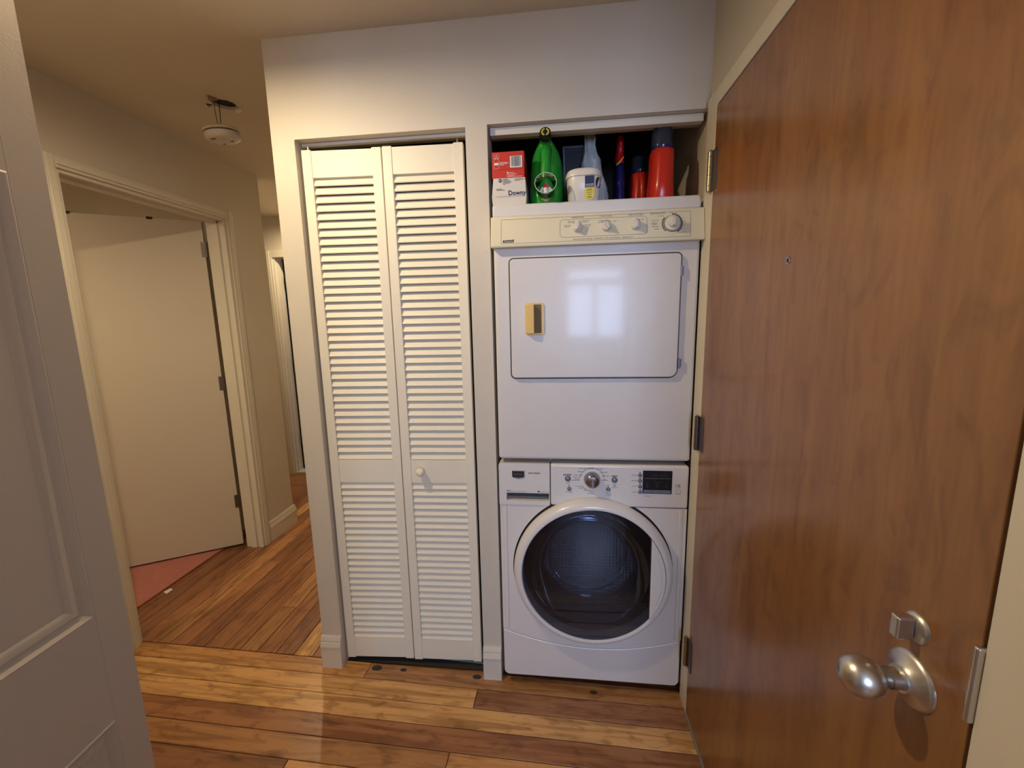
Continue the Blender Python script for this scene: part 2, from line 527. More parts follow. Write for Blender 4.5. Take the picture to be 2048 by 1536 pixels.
# ------------------------------------------------------------------ ceiling with the torn hole
hole = [(390, 415), (430, 375), (505, 385), (560, 370), (640, 384), (700, 390), (830, 440), (895, 492), (935, 540), (870, 580), (780, 582), (700, 565), (560, 530), (470, 480), (425, 455)]
hp = [at(380 + a / 9.6, 160 + b / 9.6, 'z', H) for a, b in hole]
outer = [Vector((-3.1, -4.2, H)), Vector((2.7, -4.2, H)), Vector((2.7, 3.3, H)), Vector((-3.1, 3.3, H))]
tri = geometry.tessellate_polygon([outer, hp])
pts = outer + hp
n = len(hp)
mb = MB().add(pts, tri)
mb.add(hp + [p + Vector((0, 0, 0.014)) for p in hp], [(i, (i + 1) % n, (i + 1) % n + n, i + n) for i in range(n)])
ce = tag(build(mb, 'ceiling', 'ceil'), 'plain painted ceiling with a torn dark hole for the detector', 'ceiling', kind='structure')
c0 = sum(hp, Vector()) / n
build(MB().box(c0.x - 0.16, c0.x + 0.16, c0.y - 0.16, c0.y + 0.16, H + 0.0145, H + 0.12), 'hole_shade_box', 'dark', ce)  # closed dark box over the hole, shade of the void put into its colour
ce.modifiers.clear()
fp = [at(380 + a / 9.6, 160 + b / 9.6, 'z', H - 0.002) for a, b in ((330, 295), (520, 352), (515, 385), (350, 372))]
build(MB().prism([(p.x, p.y) for p in fp], H - 0.006, H - 0.001, 'z'), 'torn_flap', 'lath', ce)
fp = [at(380 + a / 9.6, 160 + b / 9.6, 'z', H - 0.002) for a, b in ((870, 562), (985, 545), (1000, 580), (930, 615), (875, 595))]
build(MB().prism([(p.x, p.y) for p in fp], H - 0.008, H - 0.001, 'z'), 'torn_plaster', 'paper', ce)
fp = [at(380 + a / 9.6, 160 + b / 9.6, 'z', H - 0.002) for a, b in ((310, 460), (420, 482), (430, 492), (330, 480), (385, 525), (370, 520))]
build(MB().prism([(p.x, p.y) for p in fp], H - 0.003, H - 0.0005, 'z'), 'torn_splinter', 'wire', ce)


# ------------------------------------------------------------------ walls
def wall(name, boxes, label, m='wall'):
    mb = MB()
    for b in boxes:
        mb.box(*b)
    return tag(build(mb, name, m), label, 'wall', kind='structure')


wall('wall_front', [(0, CL, 0, 0.1, 0, H), (CL, CR, 0, 0.1, CT, H), (CR, LL, 0, 0.1, 0, H), (LL, XR, 0, 0.1, LT, H)],
     'cream wall around the louvered closet and the laundry niche')
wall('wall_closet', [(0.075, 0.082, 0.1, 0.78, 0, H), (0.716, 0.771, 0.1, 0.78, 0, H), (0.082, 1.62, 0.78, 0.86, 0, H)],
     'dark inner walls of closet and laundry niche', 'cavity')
wall('wall_hall', [(0, 0.075, 0.1, YF, 0, H)], 'cream hall wall running back behind the closet')
wall('wall_right', [(XR, 1.62, -0.098, 0.78, 0, H), (XR, 1.62, -1.02, -0.098, 2.087, H), (XR, 1.62, -1.65, -1.02, 0, H)],
     'cream wall holding the wood entry door')
OY0, OY1, OZ = 0.038, 0.882, 2.103
wall('wall_left', [(-1.07, XL, -1.65, OY0, 0, H), (-1.07, XL, OY0, OY1, OZ, H), (-1.07, XL, OY1, YC, 0, H), (-3.1, -1.07, 1.08, YC, 0, H)],
     'shaded hall wall with open white door and outer corner')
FX0, FX1 = -1.595, -0.80
wall('wall_far', [(-3.1, FX0, YF, 2.28, 0, H), (FX0, FX1, YF, 2.28, 2.09, H), (FX1, 0.075, YF, 2.28, 0, H), (-3.1, 0.1, 3.2, 3.3, 0, H)],
     'wall at the far end of the hall with a bright white doorframe')
wall('wall_bedroom', [(-3.1, -3.0, -1.65, 3.3, 0, H), (-3.0, -1.07, -1.65, -1.53, 0, H)], 'pale wall of the bedroom behind the open hall door')
wall('wall_back', [(-1.07, 0.60, -1.65, -1.53, 0, H), (0.60, XR, -1.65, -1.53, 2.12, H), (XR + 0.12, 2.7, -1.65, -1.53, 0, H), (2.6, 2.7, -4.2, FILL_WIN[0], 0, H), (2.6, 2.7, FILL_WIN[1], -1.65, 0, H), (2.6, 2.7, FILL_WIN[0], FILL_WIN[1], 0, FILL_WIN[2]), (2.6, 2.7, FILL_WIN[0], FILL_WIN[1], FILL_WIN[3], H),  # unseen partition, widened to keep window light off the open panel door
                   (-1.07, -0.95, -4.2, -1.65, 0, H), (-1.07, WIN[0], -4.2, WIN[4], 0, H), (WIN[1], 2.7, -4.2, WIN[4], 0, H),
                   (WIN[0], WIN[1], -4.2, WIN[4], 0, WIN[2]), (WIN[0], WIN[1], -4.2, WIN[4], WIN[3], H)], 'cream walls of the daylit room behind the entry hall')
w1 = thing('window_1', 'white framed sash window of the daylit room', 'window', ((WIN[0] + WIN[1]) / 2, WIN[4], WIN[2]), kind='structure')
for a in ((WIN[0], WIN[0] + 0.05, WIN[2], WIN[3]), (WIN[1] - 0.05, WIN[1], WIN[2], WIN[3]), (WIN[0], WIN[1], WIN[2], WIN[2] + 0.05), (WIN[0], WIN[1], WIN[3] - 0.05, WIN[3]),
          (WIN[0], WIN[1], 1.90, 1.99), (1.485, 1.545, WIN[2], 1.90)):
    build(B(a[0], a[1], -4.16, -4.12, a[2], a[3]), 'sash_bar', 'trim', w1)

w2 = thing('fill_window', 'added white framed side window for bluish fill in the daylit room', 'window', (FILL_WIN[4], (FILL_WIN[0] + FILL_WIN[1]) / 2, FILL_WIN[2]), kind='structure')
for a in ((FILL_WIN[0], FILL_WIN[0] + 0.05, FILL_WIN[2], FILL_WIN[3]), (FILL_WIN[1] - 0.05, FILL_WIN[1], FILL_WIN[2], FILL_WIN[3]), (FILL_WIN[0], FILL_WIN[1], FILL_WIN[2], FILL_WIN[2] + 0.05), (FILL_WIN[0], FILL_WIN[1], FILL_WIN[3] - 0.05, FILL_WIN[3])):
    build(B(2.62, 2.66, a[0], a[1], a[2], a[3]), 'sash_bar', 'trim', w2)


# ------------------------------------------------------------------ baseboards and trims
def base_profile(d, h=0.145):
    """cross-section (depth out of the wall, height) with the double bead at the top"""
    return [(0, 0), (d, 0), (d, h - 0.052), (d + 0.003, h - 0.049), (d + 0.003, h - 0.042), (d - 0.002, h - 0.026), (d - 0.004, h - 0.024), (d - 0.003, h - 0.018), (d - 0.008, h - 0.004), (d - 0.010, h), (0, h)]


pf = base_profile(0.016)
mb = MB().prism([(-a, b) for a, b in pf], -0.003, CL, 'x')
o = tag(build(mb, 'baseboard_pier', 'trim'), 'white beaded baseboard block at the closet pier', 'baseboard', kind='structure')
mb = MB().prism([(-a, b) for a, b in pf], CR, LL, 'x')
tag(build(mb, 'baseboard_post', 'trim'), 'white beaded baseboard block on the post between closet and washer', 'baseboard', kind='structure')
mb = MB().prism([(XL + a, b) for a, b in pf], 0.93, YC + 0.012, 'y').prism([(YC + a, b) for a, b in pf], -2.0, XL + 0.012, 'x')
tag(build(mb, 'baseboard_left', 'trim'), 'white beaded baseboard under the hall corner', 'baseboard', kind='structure')

t1 = thing('trim_1', 'white casing and jamb around the open bedroom door', 'door frame', (XL, 0.46, 0), kind='structure')
CW = 0.046



def casing_v(y0, y1, z1, parent, x=XL, s=1):
    """flat casing with a stepped outer edge, standing on a wall that looks along +x (s=1) or -x"""
    mb = MB().box(min(x, x + s * 0.012), max(x, x + s * 0.012), y0, y1, 0, z1)
    mb.box(min(x + s * 0.012, x + s * 0.018), max(x + s * 0.012, x + s * 0.018), y0 + (y1 - y0) * 0.25, y1 - (y1 - y0) * 0.2, 0, z1)
    return build(mb, 'casing_leg', 'trim', parent, bevel=0.002)


casing_v(OY0 - CW, OY0, OZ + CW, t1)
casing_v(OY1, OY1 + CW, OZ + CW, t1)
build(B(XL, XL + 0.012, OY0, OY1, OZ, OZ + CW).box(XL + 0.012, XL + 0.018, OY0, OY1, OZ + 0.012, OZ + 0.034), 'casing_head', 'trim', t1, bevel=0.002)
JT = 0.014
build(B(-1.07, XL, OY0, OY0 + JT, 0, OZ).box(-1.03, -0.99, OY0 + JT, OY0 + JT + 0.010, 0, OZ), 'jamb', 'trim', t1)
build(B(-1.07, XL, OY1 - JT, OY1, 0, OZ).box(-1.03, -0.99, OY1 - JT - 0.010, OY1 - JT, 0, OZ), 'jamb', 'trim', t1)
build(B(-1.07, XL, OY0 + JT, OY1 - JT, OZ - JT, OZ).box(-1.03, -0.99, OY0 + JT, OY1 - JT, OZ - JT - 0.010, OZ - JT), 'jamb_head', 'trim', t1)

t2 = thing('trim_2', 'bright white casing around the far hall doorway', 'door frame', (-1.2, YF, 0), kind='structure')
for a, b in ((FX0 - 0.06, FX0), (FX1, FX1 + 0.06)):
    build(B(a, b, YF - 0.014, YF, 0, 2.15).box(a + 0.012, b - 0.018, YF - 0.020, YF - 0.014, 0, 2.15), 'casing_leg', 'trim', t2, bevel=0.002)
build(B(FX0, FX1, YF - 0.014, YF, 2.09, 2.15), 'casing_head', 'trim', t2, bevel=0.002)
build(B(FX0, FX0 + 0.014, YF, 2.28, 0, 2.09).box(FX0 + 0.014, FX0 + 0.024, YF + 0.03, YF + 0.07, 0, 2.09), 'jamb', 'trim', t2)
build(B(FX0 + 0.014, FX1, YF + 0.01, 2.28, 0, 0.014), 'threshold', 'marble', t2)

t3 = thing('trim_3', 'cream casing and jamb around the wood entry door', 'door frame', (XR, -0.55, 0), kind='structure')
YH, YLATCH, DT = -0.102, -1.014, 2.081
build(B(XD, XR, -0.098, -0.022, 0, 2.135), 'casing_leg', 'trim', t3, bevel=0.003)
build(B(XD, XR, YLATCH - 0.012, -0.098, DT + 0.006, 2.135), 'casing_head', 'trim', t3, bevel=0.003)
build(B(XD - 0.002, XR, -1.082, YLATCH - 0.005, 0, 2.135), 'casing_leg', 'trim', t3, bevel=0.003)
build(B(XD - 0.006, XR, -1.105, -1.083, 0, 2.16), 'casing_edge', 'trim', t3, bevel=0.004)

# ------------------------------------------------------------------ entry door
d1 = thing('door_1', 'glossy reddish brown wood entry door with metal knob', 'door', (XD, -0.55, 0.0), kind='structure')
build(B(XD, XD + 0.042, YLATCH, YH, 0.014, DT), 'door_slab', 'wood', d1, bevel=0.0015)
build(B(XD - 0.004, XD + 0.03, YLATCH, YH, 0.0, 0.0135), 'door_sweep', 'sweep', d1)
for za, zb, mm in ((1.848, 1.962, 'brass'), (1.028, 1.142, 'darkmetal'), (0.203, 0.317, 'brass')):
    hy = YH + 0.010
    hg = MB()
    zz = za
    for k, hgt in enumerate((0.016, 0.03, 0.022, 0.03, 0.016)):
        hg.lathe([(0.0, zz), (0.0078, zz), (0.0078, zz + hgt - 0.0012), (0.0, zz + hgt - 0.0012)], (XD - 0.008, hy, 0), n=14)
        zz += hgt
    hg.lathe([(0, za - 0.003), (0.005, za - 0.003), (0.006, za), (0, za)], (XD - 0.008, hy, 0), n=12)
    hg.lathe([(0, zb), (0.006, zb), (0.005, zb + 0.003), (0, zb + 0.004)], (XD - 0.008, hy, 0), n=12)
    h = build(hg, 'hinge', mm, d1, smooth=40)
    build(B(XD - 0.003, XD - 0.0002, YH - 0.030, hy - 0.004, za, zb), 'hinge_leaf', 'darkmetal', h)
p = at(1577, 521, 'x', XD)
ph = build(MB().lathe([(0.004, 0.001), (0.0045, -0.0015), (0.0075, -0.0015), (0.0085, 0.0)], (XD, p.y, p.z), 'x', 20), 'peephole', 'chrome', d1, smooth=40)
build(MB().lathe([(0.0, -0.0004), (0.0045, -0.0004), (0.0045, 0.0)], (XD, p.y, p.z), 'x', 16), 'peephole_lens', 'black', ph)
# knob set
kp = at(1822, 1358, 'x', XD)
rose = build(MB().lathe([(0.0, -0.016), (0.017, -0.016), (0.02, -0.010), (0.032, -0.006), (0.0365, -0.003), (0.0375, 0.0)], (XD, kp.y, kp.z), 'x', 40), 'knob_rose', 'steel', d1, smooth=50)
kn = build(MB().lathe([(0.0, -0.088), (0.010, -0.0865), (0.018, -0.082), (0.0235, -0.075), (0.026, -0.066), (0.0255, -0.057), (0.022, -0.047), (0.016, -0.040), (0.0125, -0.037), (0.0125, -0.028), (0.0135, -0.0295), (0.0135, -0.016), (0.0, -0.016)],
                      (XD, kp.y, kp.z), 'x', 40), 'knob', 'steel', d1, smooth=50)
dp = at(1834, 1255, 'x', XD)
db = build(MB().lathe([(0.0, -0.006), (0.014, -0.006), (0.019, -0.003), (0.0205, 0.0)], (XD, dp.y, dp.z), 'x', 32), 'deadbolt_plate', 'steel', d1, smooth=50)
build(MB().box(XD - 0.028, XD - 0.006, dp.y - 0.0055, dp.y + 0.0085, dp.z - 0.016, dp.z + 0.016), 'thumb_turn', 'steel', db, bevel=0.003)
sp = build(MB().prism([(YLATCH - 0.006, 1.0), (YLATCH + 0.001, 1.0), (YLATCH + 0.001, 1.098), (YLATCH - 0.006, 1.098)], XD - 0.009, XD + 0.004, 'x'), 'strike_plate', 'steel', t3, bevel=0.003)

# ------------------------------------------------------------------ white panel door in the foreground
EX, EY = 0.013, -0.720
ang = math.atan2(-1.0, 0.07)
d2 = thing('door_2', 'white panel door with moulded panel, standing open beside the hall', 'door', (EX, EY, 0), ang, kind='structure')
# local frame: x from free edge towards hinge, y = left normal; the visible face looks to local +y (world +x)
DW, TH = 0.76, 0.035
st, zb0, zb1, zt0, zt1 = 0.064, 0.10, 0.60, 0.855, 1.757
dz0, dz1 = 0.012, 2.088
for a in ((0, st), (DW - st, DW)):
    build(B(a[0], a[1], -TH, 0, dz0, dz1), 'stile', 'fgpaint', d2, local=True, bevel=0.0015)
for a in ((dz0, zb0), (zb1, zt0), (zt1, dz1)):
    build(B(st, DW - st, -TH, 0, a[0], a[1]), 'rail', 'fgpaint', d2, local=True)
for z0, z1 in ((zb0, zb1), (zt0, zt1)):
    pn = build(B(st, DW - st, -0.026, -0.009, z0, z1), 'panel', 'fgpaint', d2, local=True)
    # moulding: mitred frame with an ogee section
    prof = [(0.0, 0.0), (0.004, 0.0015), (0.010, -0.002), (0.016, -0.007), (0.022, -0.0075), (0.026, -0.003), (0.034, -0.004), (0.044, -0.0088)]
    vs, fs = [], []
    for d, h in prof:
        vs += [(st + d, h, z0 + d), (DW - st - d, h, z0 + d), (DW - st - d, h, z1 - d), (st + d, h, z1 - d)]
    for j in range(len(prof) - 1):
        for k in range(4):
            fs.append((j * 4 + k, j * 4 + (k + 1) % 4, j * 4 + 4 + (k + 1) % 4, j * 4 + 4 + k))
    ml = MB().add(vs, fs)
    mm_ = build(ml, 'moulding', 'fgpaint', pn, local=True, smooth=25)

# ------------------------------------------------------------------ open bedroom door
d3 = thing('door_3', 'plain white flush door swung open into the bedroom', 'door', (-1.090, 0.868, 0), math.radians(211.2), kind='structure')
build(B(0.004, 0.80, -0.035, 0.0, 0.022, 2.094), 'door_slab', 'doorpaint', d3, local=True, bevel=0.0015)
for z in (1.93, 1.115, 0.325):
    hg = MB()
    for k in range(5):
        hg.lathe([(0, z - 0.044 + k * 0.0178), (0.006, z - 0.044 + k * 0.0178), (0.006, z - 0.027 + k * 0.0178), (0, z - 0.027 + k * 0.0178)], (-0.004, 0.005, 0), n=10)
    hg.box(0.0, 0.022, 0.0002, 0.0022, z - 0.044, z + 0.044)
    build(hg, 'hinge', 'darkmetal', d3, local=True, smooth=40)
for a, b in ((0.585, 0.612), (0.235, 0.262)):
    build(B(a, b, -0.036, 0.0012, 2.0945, 2.1005).box(a, b, 0.0002, 0.0016, 2.086, 2.0945), 'edge_clip', 'black', d3, local=True)

# far door
d4 = thing('door_4', 'white door standing open at the far end of the hall', 'door', (-1.565, 2.290, 0), math.radians(38), kind='structure')
build(B(0.006, 0.74, -0.035, 0.0, 0.02, 2.075), 'door_slab', 'trim', d4, local=True, bevel=0.0015)
for z in (1.89, 1.12, 0.33):
    hg = MB()
    for k in range(5):
        hg.lathe([(0, z - 0.05 + k * 0.02), (0.008, z - 0.05 + k * 0.02), (0.008, z - 0.031 + k * 0.02), (0, z - 0.031 + k * 0.02)], (-0.004, -0.040, 0), n=10)
    hg.box(0.0, 0.030, -0.0375, -0.0352, z - 0.05, z + 0.05)
    build(hg, 'hinge', 'darkmetal', d4, local=True, smooth=40)

# ------------------------------------------------------------------ bifold louvered closet door
d5 = thing('door_5', 'cream louvered bifold closet door with round knob', 'door', (0.094, 0.022, 0), math.atan(0.045), kind='structure')
LW, DTH = 0.2945, 0.028
ST = 0.036
Z0, Z1 = 0.026, 2.091
ZR = (0.117, 0.830, 0.926, 2.0)        # bottom rail top, mid rail, top rail bottom
sl_len = LW - 2 * ST
a = math.radians(60)
hw, ht = 0.0152, 0.0032
u1, u2 = (-math.cos(a), -math.sin(a)), (-math.sin(a), math.cos(a))     # along the slat (front-down), and its upper face
cs = [(u1[0] * p * hw + u2[0] * q * ht, u1[1] * p * hw + u2[1] * q * ht) for p, q in ((-1, -1), (1, -0.8), (1.06, 0), (1, 0.8), (-1, 1))]
slat_me = MB().prism(cs, 0, sl_len, 'x').mesh('slat')
slat_me.materials.append(M['louver'])
for k in range(2):
    lf = bpy.data.objects.new('door_leaf', None); COL.objects.link(lf); lf.parent = d5; lf.empty_display_size = 0.05
    lf.location = (k * (LW + 0.004), 0, 0)
    lf.rotation_euler = (0, 0, (0.012, -0.010)[k])
    for xa in (0, LW - ST):
        build(B(xa, xa + ST, 0, DTH, Z0 - 0.004, Z1 + 0.004), 'stile', 'louver', lf, local=True, bevel=0.003)
    for za, zb in ((Z0, ZR[0]), (ZR[1], ZR[2]), (ZR[3], Z1)):
        build(B(ST, LW - ST, 0.003, DTH - 0.003, za, zb), 'rail', 'louver', lf, local=True)
    for z0, z1, nn in ((ZR[0], ZR[1], 25), (ZR[2], ZR[3], 36)):
        pitch = (z1 - z0) / nn
        for j in range(nn):
            o = link('slat', slat_me, None, lf, True)
            o.location = (ST, DTH / 2 - 0.001, z0 + (j + 0.5) * pitch)
    build(MB().lathe([(0, Z1 + 0.004), (0.004, Z1 + 0.004), (0.004, Z1 + 0.022), (0, Z1 + 0.022)], (0.022 if k == 0 else LW - 0.022, DTH / 2, 0), n=10), 'pivot_pin', 'steel', lf, local=True)
    if k == 1:
        build(MB().lathe([(0.0, -0.036), (0.008, -0.0355), (0.0145, -0.032), (0.0178, -0.025), (0.0175, -0.019), (0.0135, -0.011), (0.009, -0.006), (0.009, 0.0035), (0, 0.0035)], (0.079, 0.0, 0.884), 'y', 28),
              'knob', 'louver', lf, local=True, smooth=50)
tr4 = thing('trim_4', 'white bifold track across the top of the louvered closet', 'track', (0.396, 0.03, 2.115), kind='structure')
build(B(CL + 0.004, CR - 0.003, 0.034, 0.052, 2.110, CT - 0.001), 'track', 'trim', tr4, bevel=0.001)
tr5 = thing('trim_5', 'white bifold track across the top of the laundry niche', 'track', (1.14, 0.03, 2.1), kind='structure')
build(B(LL + 0.006, XR - 0.012, 0.024, 0.052, 2.098, LT - 0.001), 'track', 'trim', tr5, bevel=0.002)
build(B(LL + 0.002, XR - 0.004, 0.060, 0.098, 2.110, LT - 0.001), 'header_strip', 'doorpaint', tr5)

# ------------------------------------------------------------------ lamps (flush ceiling fixtures above the frame)
def ceiling_lamp(x, y, z, watts, label):
    t = thing('ceiling_light', label, 'ceiling light', (x, y, H), group='ceiling lights of the hall')
    build(MB().lathe([(0.0, H - 0.0005), (0.115, H - 0.0005), (0.115, H - 0.012), (0.0, H - 0.012)], (x, y, 0), n=32), 'canopy', 'steel', t, smooth=40)
    build(MB().lathe([(0.100, H - 0.012), (0.104, H - 0.012), (0.104, z - 0.028), (0.100, z - 0.028), (0.100, H - 0.012)], (x, y, 0), n=40), 'rim', 'steel', t, smooth=40)
    l = bpy.data.lights.new('bulb_light', 'POINT'); l.energy = watts; l.color = WARM; l.shadow_soft_size = 0.028
    lo = bpy.data.objects.new('bulb_light', l); COL.objects.link(lo); lo.parent = t; lo.location = (0, 0, z - H)
    build(MB().lathe([(0, H - 0.014), (0.013, H - 0.014), (0.013, z + 0.024), (0, z + 0.024)], (x, y, 0), n=16), 'socket', 'paper', t)


ceiling_lamp(*LAMP_MAIN, 'round metal ceiling light over the entry floor')
ceiling_lamp(*LAMP_HALL, 'round metal ceiling light inside the narrow hall')
ceiling_lamp(*LAMP_BED, 'round metal ceiling light over the bedroom rug')

# ------------------------------------------------------------------ clothes dryer
YD = -0.030
DX0, DX1 = 0.7955, 1.4815
dr = thing('clothes_dryer', 'white front-loading dryer with ivory dial console, stacked on the washer', 'dryer', (1.139, 0.30, 0.958))
build(B(DX0, DX1, YD, 0.62, 0.960, 1.818), 'cabinet', 'enamel', dr, bevel=0.012, seg=3)
build(B(DX0 - 0.002, DX1 + 0.002, -0.016, 0.62, 1.8195, 1.862), 'top_panel', 'enamel', dr, bevel=0.007, seg=3)
# door
q = [at(u, v, 'y', YD - 0.012) for u, v in ((1020, 517), (1360, 507), (1357, 753), (1023, 757))]
x0, x1, z0, z1 = (q[0].x + q[3].x) / 2, (q[1].x + q[2].x) / 2, (q[2].z + q[3].z) / 2, (q[0].z + q[1].z) / 2
build(MB().prism(rrect(x0 - 0.005, x1 + 0.005, z0 - 0.005, z1 + 0.005, [0.03, 0.017, 0.017, 0.017]), YD - 0.0025, YD + 0.002), 'door_gap_shade', 'gasket', dr)  # grey plate, its colour stands in for the shaded gap around the door
drd = build(MB().prism(rrect(x0, x1, z0, z1, [0.026, 0.014, 0.014, 0.014], 7), YD - 0.014, YD - 0.0026), 'dryer_door', 'enamel', dr, bevel=0.004, seg=3)
# faint outer lip of the door recess
YDF = YD - 0.014
a, b = at(1050, 606, 'y', YDF), at(1089, 670, 'y', YDF)
hx0, hx1, hz0, hz1 = a.x, b.x, b.z, a.z
out = rrect(hx0, hx1, hz0, hz1, 0.010, 5)
hm = hx0 + (hx1 - hx0) * 0.48
hp_ = build(MB().prism(out, YDF - 0.0035, YDF - 0.0002), 'pull_plate', 'yellowed', drd, bevel=0.001)
build(MB().prism(rrect(hm - 0.001, hx1 - 0.010, hz0 + 0.007, hz1 - 0.006, 0.003), YDF - 0.0041, YDF - 0.0036), 'pull_recess_shade', mat('recess_shade_brown', (120, 98, 62), 0.7), drd)  # flat brown sheet on the plate, shadow of the hollow put into its colour
mb = MB().prism([(hx0 + 0.003, YDF - 0.0036), (hm, YDF - 0.0036), (hm, YDF - 0.024), (hx0 + 0.010, YDF - 0.021)], hz0 + 0.006, hz1 - 0.005, 'z')
build(mb, 'pull_grip', 'yellowed', drd, bevel=0.0025)
for v in (541, 727):
    p = at(1361 if v < 600 else 1356, v, 'y', YDF)
    build(MB().lathe([(0, p.z - 0.017), (0.004, p.z - 0.017), (0.004, p.z + 0.017), (0, p.z + 0.017)], (p.x + 0.004, YDF + 0.003, 0), n=12).box(p.x + 0.004, p.x + 0.014, YD - 0.004, YD - 0.0005, p.z - 0.014, p.z + 0.014),
          'door_hinge', 'bluegrey', dr, smooth=40)
# console
CZ0, CZ1, CY0, CY1 = 1.713, 1.8175, -0.060, -0.042
con = build(MB().prism([(0.0, CZ0 + 0.004), (CY0 + 0.003, CZ0), (CY0, CZ0 + 0.006), (CY1, CZ1 - 0.005), (CY1 + 0.006, CZ1), (0.0, CZ1)], DX0 - 0.004, DX1 + 0.003, 'x'), 'console', 'console', dr, bevel=0.004, seg=3)
yf = lambda z: CY0 + (CY1 - CY0) * (z - CZ0 - 0.006) / (CZ1 - CZ0 - 0.011)


def cpt(u, v):
    p = at(u, v, 'y', -0.05)
    return p.x, p.z


ink = Ink(yf)
bx = [cpt(1002, 442), cpt(1382, 424), cpt(1381, 484), cpt(1003, 497)]
ink.outline([(bx[0][0], CZ1 - 0.012), (bx[1][0], CZ1 - 0.012), (bx[1][0], CZ0 + 0.012), (bx[0][0], CZ0 + 0.012)], 0.0007)
k1, k2, k3, k4 = cpt(1155, 462), cpt(1212, 460), cpt(1271, 457), cpt(1344, 455)
kz = 1.768
ra = cpt(1120, 460)[0]; rb = cpt(1294, 450)[0]
ink.outline(rrect(ra, rb, kz - 0.030, kz + 0.028, 0.011), 0.0007)
build_grey = ink
T = ink.text
T('TEMPERATURE', k1[0], kz + 0.0335, 0.0062); T('CYCLE SIGNAL', k2[0], kz + 0.0335, 0.0062); T('TURN TO START', k3[0], kz + 0.0335, 0.0062)
T('AUTOMATIC DRY', k4[0] - 0.044, kz + 0.034, 0.0062)
T('PERM PRESS', k1[0] - 0.020, kz + 0.0215, 0.0044); T('MEDIUM HEAT', k1[0] - 0.020, kz + 0.0175, 0.0036)
T('KNITS/DELICATE', k1[0] + 0.024, kz + 0.0215, 0.0044); T('LOW HEAT', k1[0] + 0.024, kz + 0.0175, 0.0036)
T('REGULAR', k1[0] - 0.034, kz + 0.008, 0.0046); T('HIGH HEAT', k1[0] - 0.034, kz + 0.004, 0.0036)
T('AIR ONLY', k1[0] + 0.034, kz + 0.008, 0.0046); T('NO HEAT', k1[0] + 0.034, kz + 0.004, 0.0036)
T('SOFT', k2[0] - 0.018, kz + 0.020, 0.0044); T('OFF', k2[0] - 0.022, kz + 0.014, 0.0044); T('LOUD', k2[0] + 0.028, kz + 0.016, 0.0044)
T('ON', k3[0] + 0.022, kz + 0.018, 0.0048)
T('COTTON', k4[0] - 0.034, kz + 0.025, 0.0042, shear=0.2); T('VERY DRY', k4[0] - 0.052, kz + 0.012, 0.0046); T('WRINKLE', k4[0] - 0.056, kz + 0.004, 0.0046)
T('GUARD', k4[0] - 0.056, kz - 0.0005, 0.0046); T('REGULAR', k4[0] - 0.053, kz - 0.008, 0.0046); T('DAMP', k4[0] - 0.049, kz - 0.016, 0.0046)
for k, (ang_, t) in enumerate(((92, '70'), (72, '60'), (50, '50'), (28, '40'), (8, '30'), (-12, '20'), (-34, '10'), (-70, '5'), (-90, '0'))):
    T(t, k4[0] + 0.038 * math.cos(math.radians(ang_)), kz + 0.034 * math.sin(math.radians(ang_)), 0.0045)
T('TIMED DRY', k4[0] + 0.030, kz - 0.030, 0.0050)
T('Electronic Moisture Sensing  \u2022  Heavy Duty  \u2022  Extra Large Capacity  \u2022  Stainless Drum', (k1[0] + k3[0]) / 2 - 0.012, kz - 0.0375, 0.0064, shear=0.3, sx=0.86)
for ang_ in (20, 55, 125, 160):
    ink.rect(k1[0] + 0.0215 * math.cos(math.radians(ang_)) - 0.001, k1[0] + 0.0215 * math.cos(math.radians(ang_)) + 0.001, kz + 0.0195 * math.sin(math.radians(ang_)) - 0.001, kz + 0.0195 * math.sin(math.radians(ang_)) + 0.001)
ink.arc(k2[0], kz, 0.0215, 0.0022, 40, 140); ink.arc(k3[0], kz, 0.0215, 0.0022, 45, 90)
ink.arc(k4[0], kz, 0.0325, 0.0045, -60, 90, 28); ink.arc(k4[0], kz, 0.0325, 0.0035, 140, 230, 20)
ink.build('console_lettering', 'print_grey', con)
ink = Ink(yf)
lx = bx[0][0] + 0.006
ink.rect(lx, lx + 0.0365, CZ0 + 0.0155, CZ0 + 0.0235)
ink.poly([(lx + 0.0325, CZ0 + 0.0235), (lx + 0.0365, CZ0 + 0.0235), (lx + 0.0365, CZ0 + 0.0265)])
ink.build('logo_block', 'print_black', con)
ink2 = Ink(lambda z: yf(z) - 0.0004)
ink2.text('Kenmore', lx + 0.0195, CZ0 + 0.0195, 0.0078, sx=1.0)
ink2.build('logo_letters', 'print_white', con)
TILT = Matrix.Rotation(-math.atan2(CY1 - CY0, CZ1 - CZ0 - 0.011), 4, 'X')


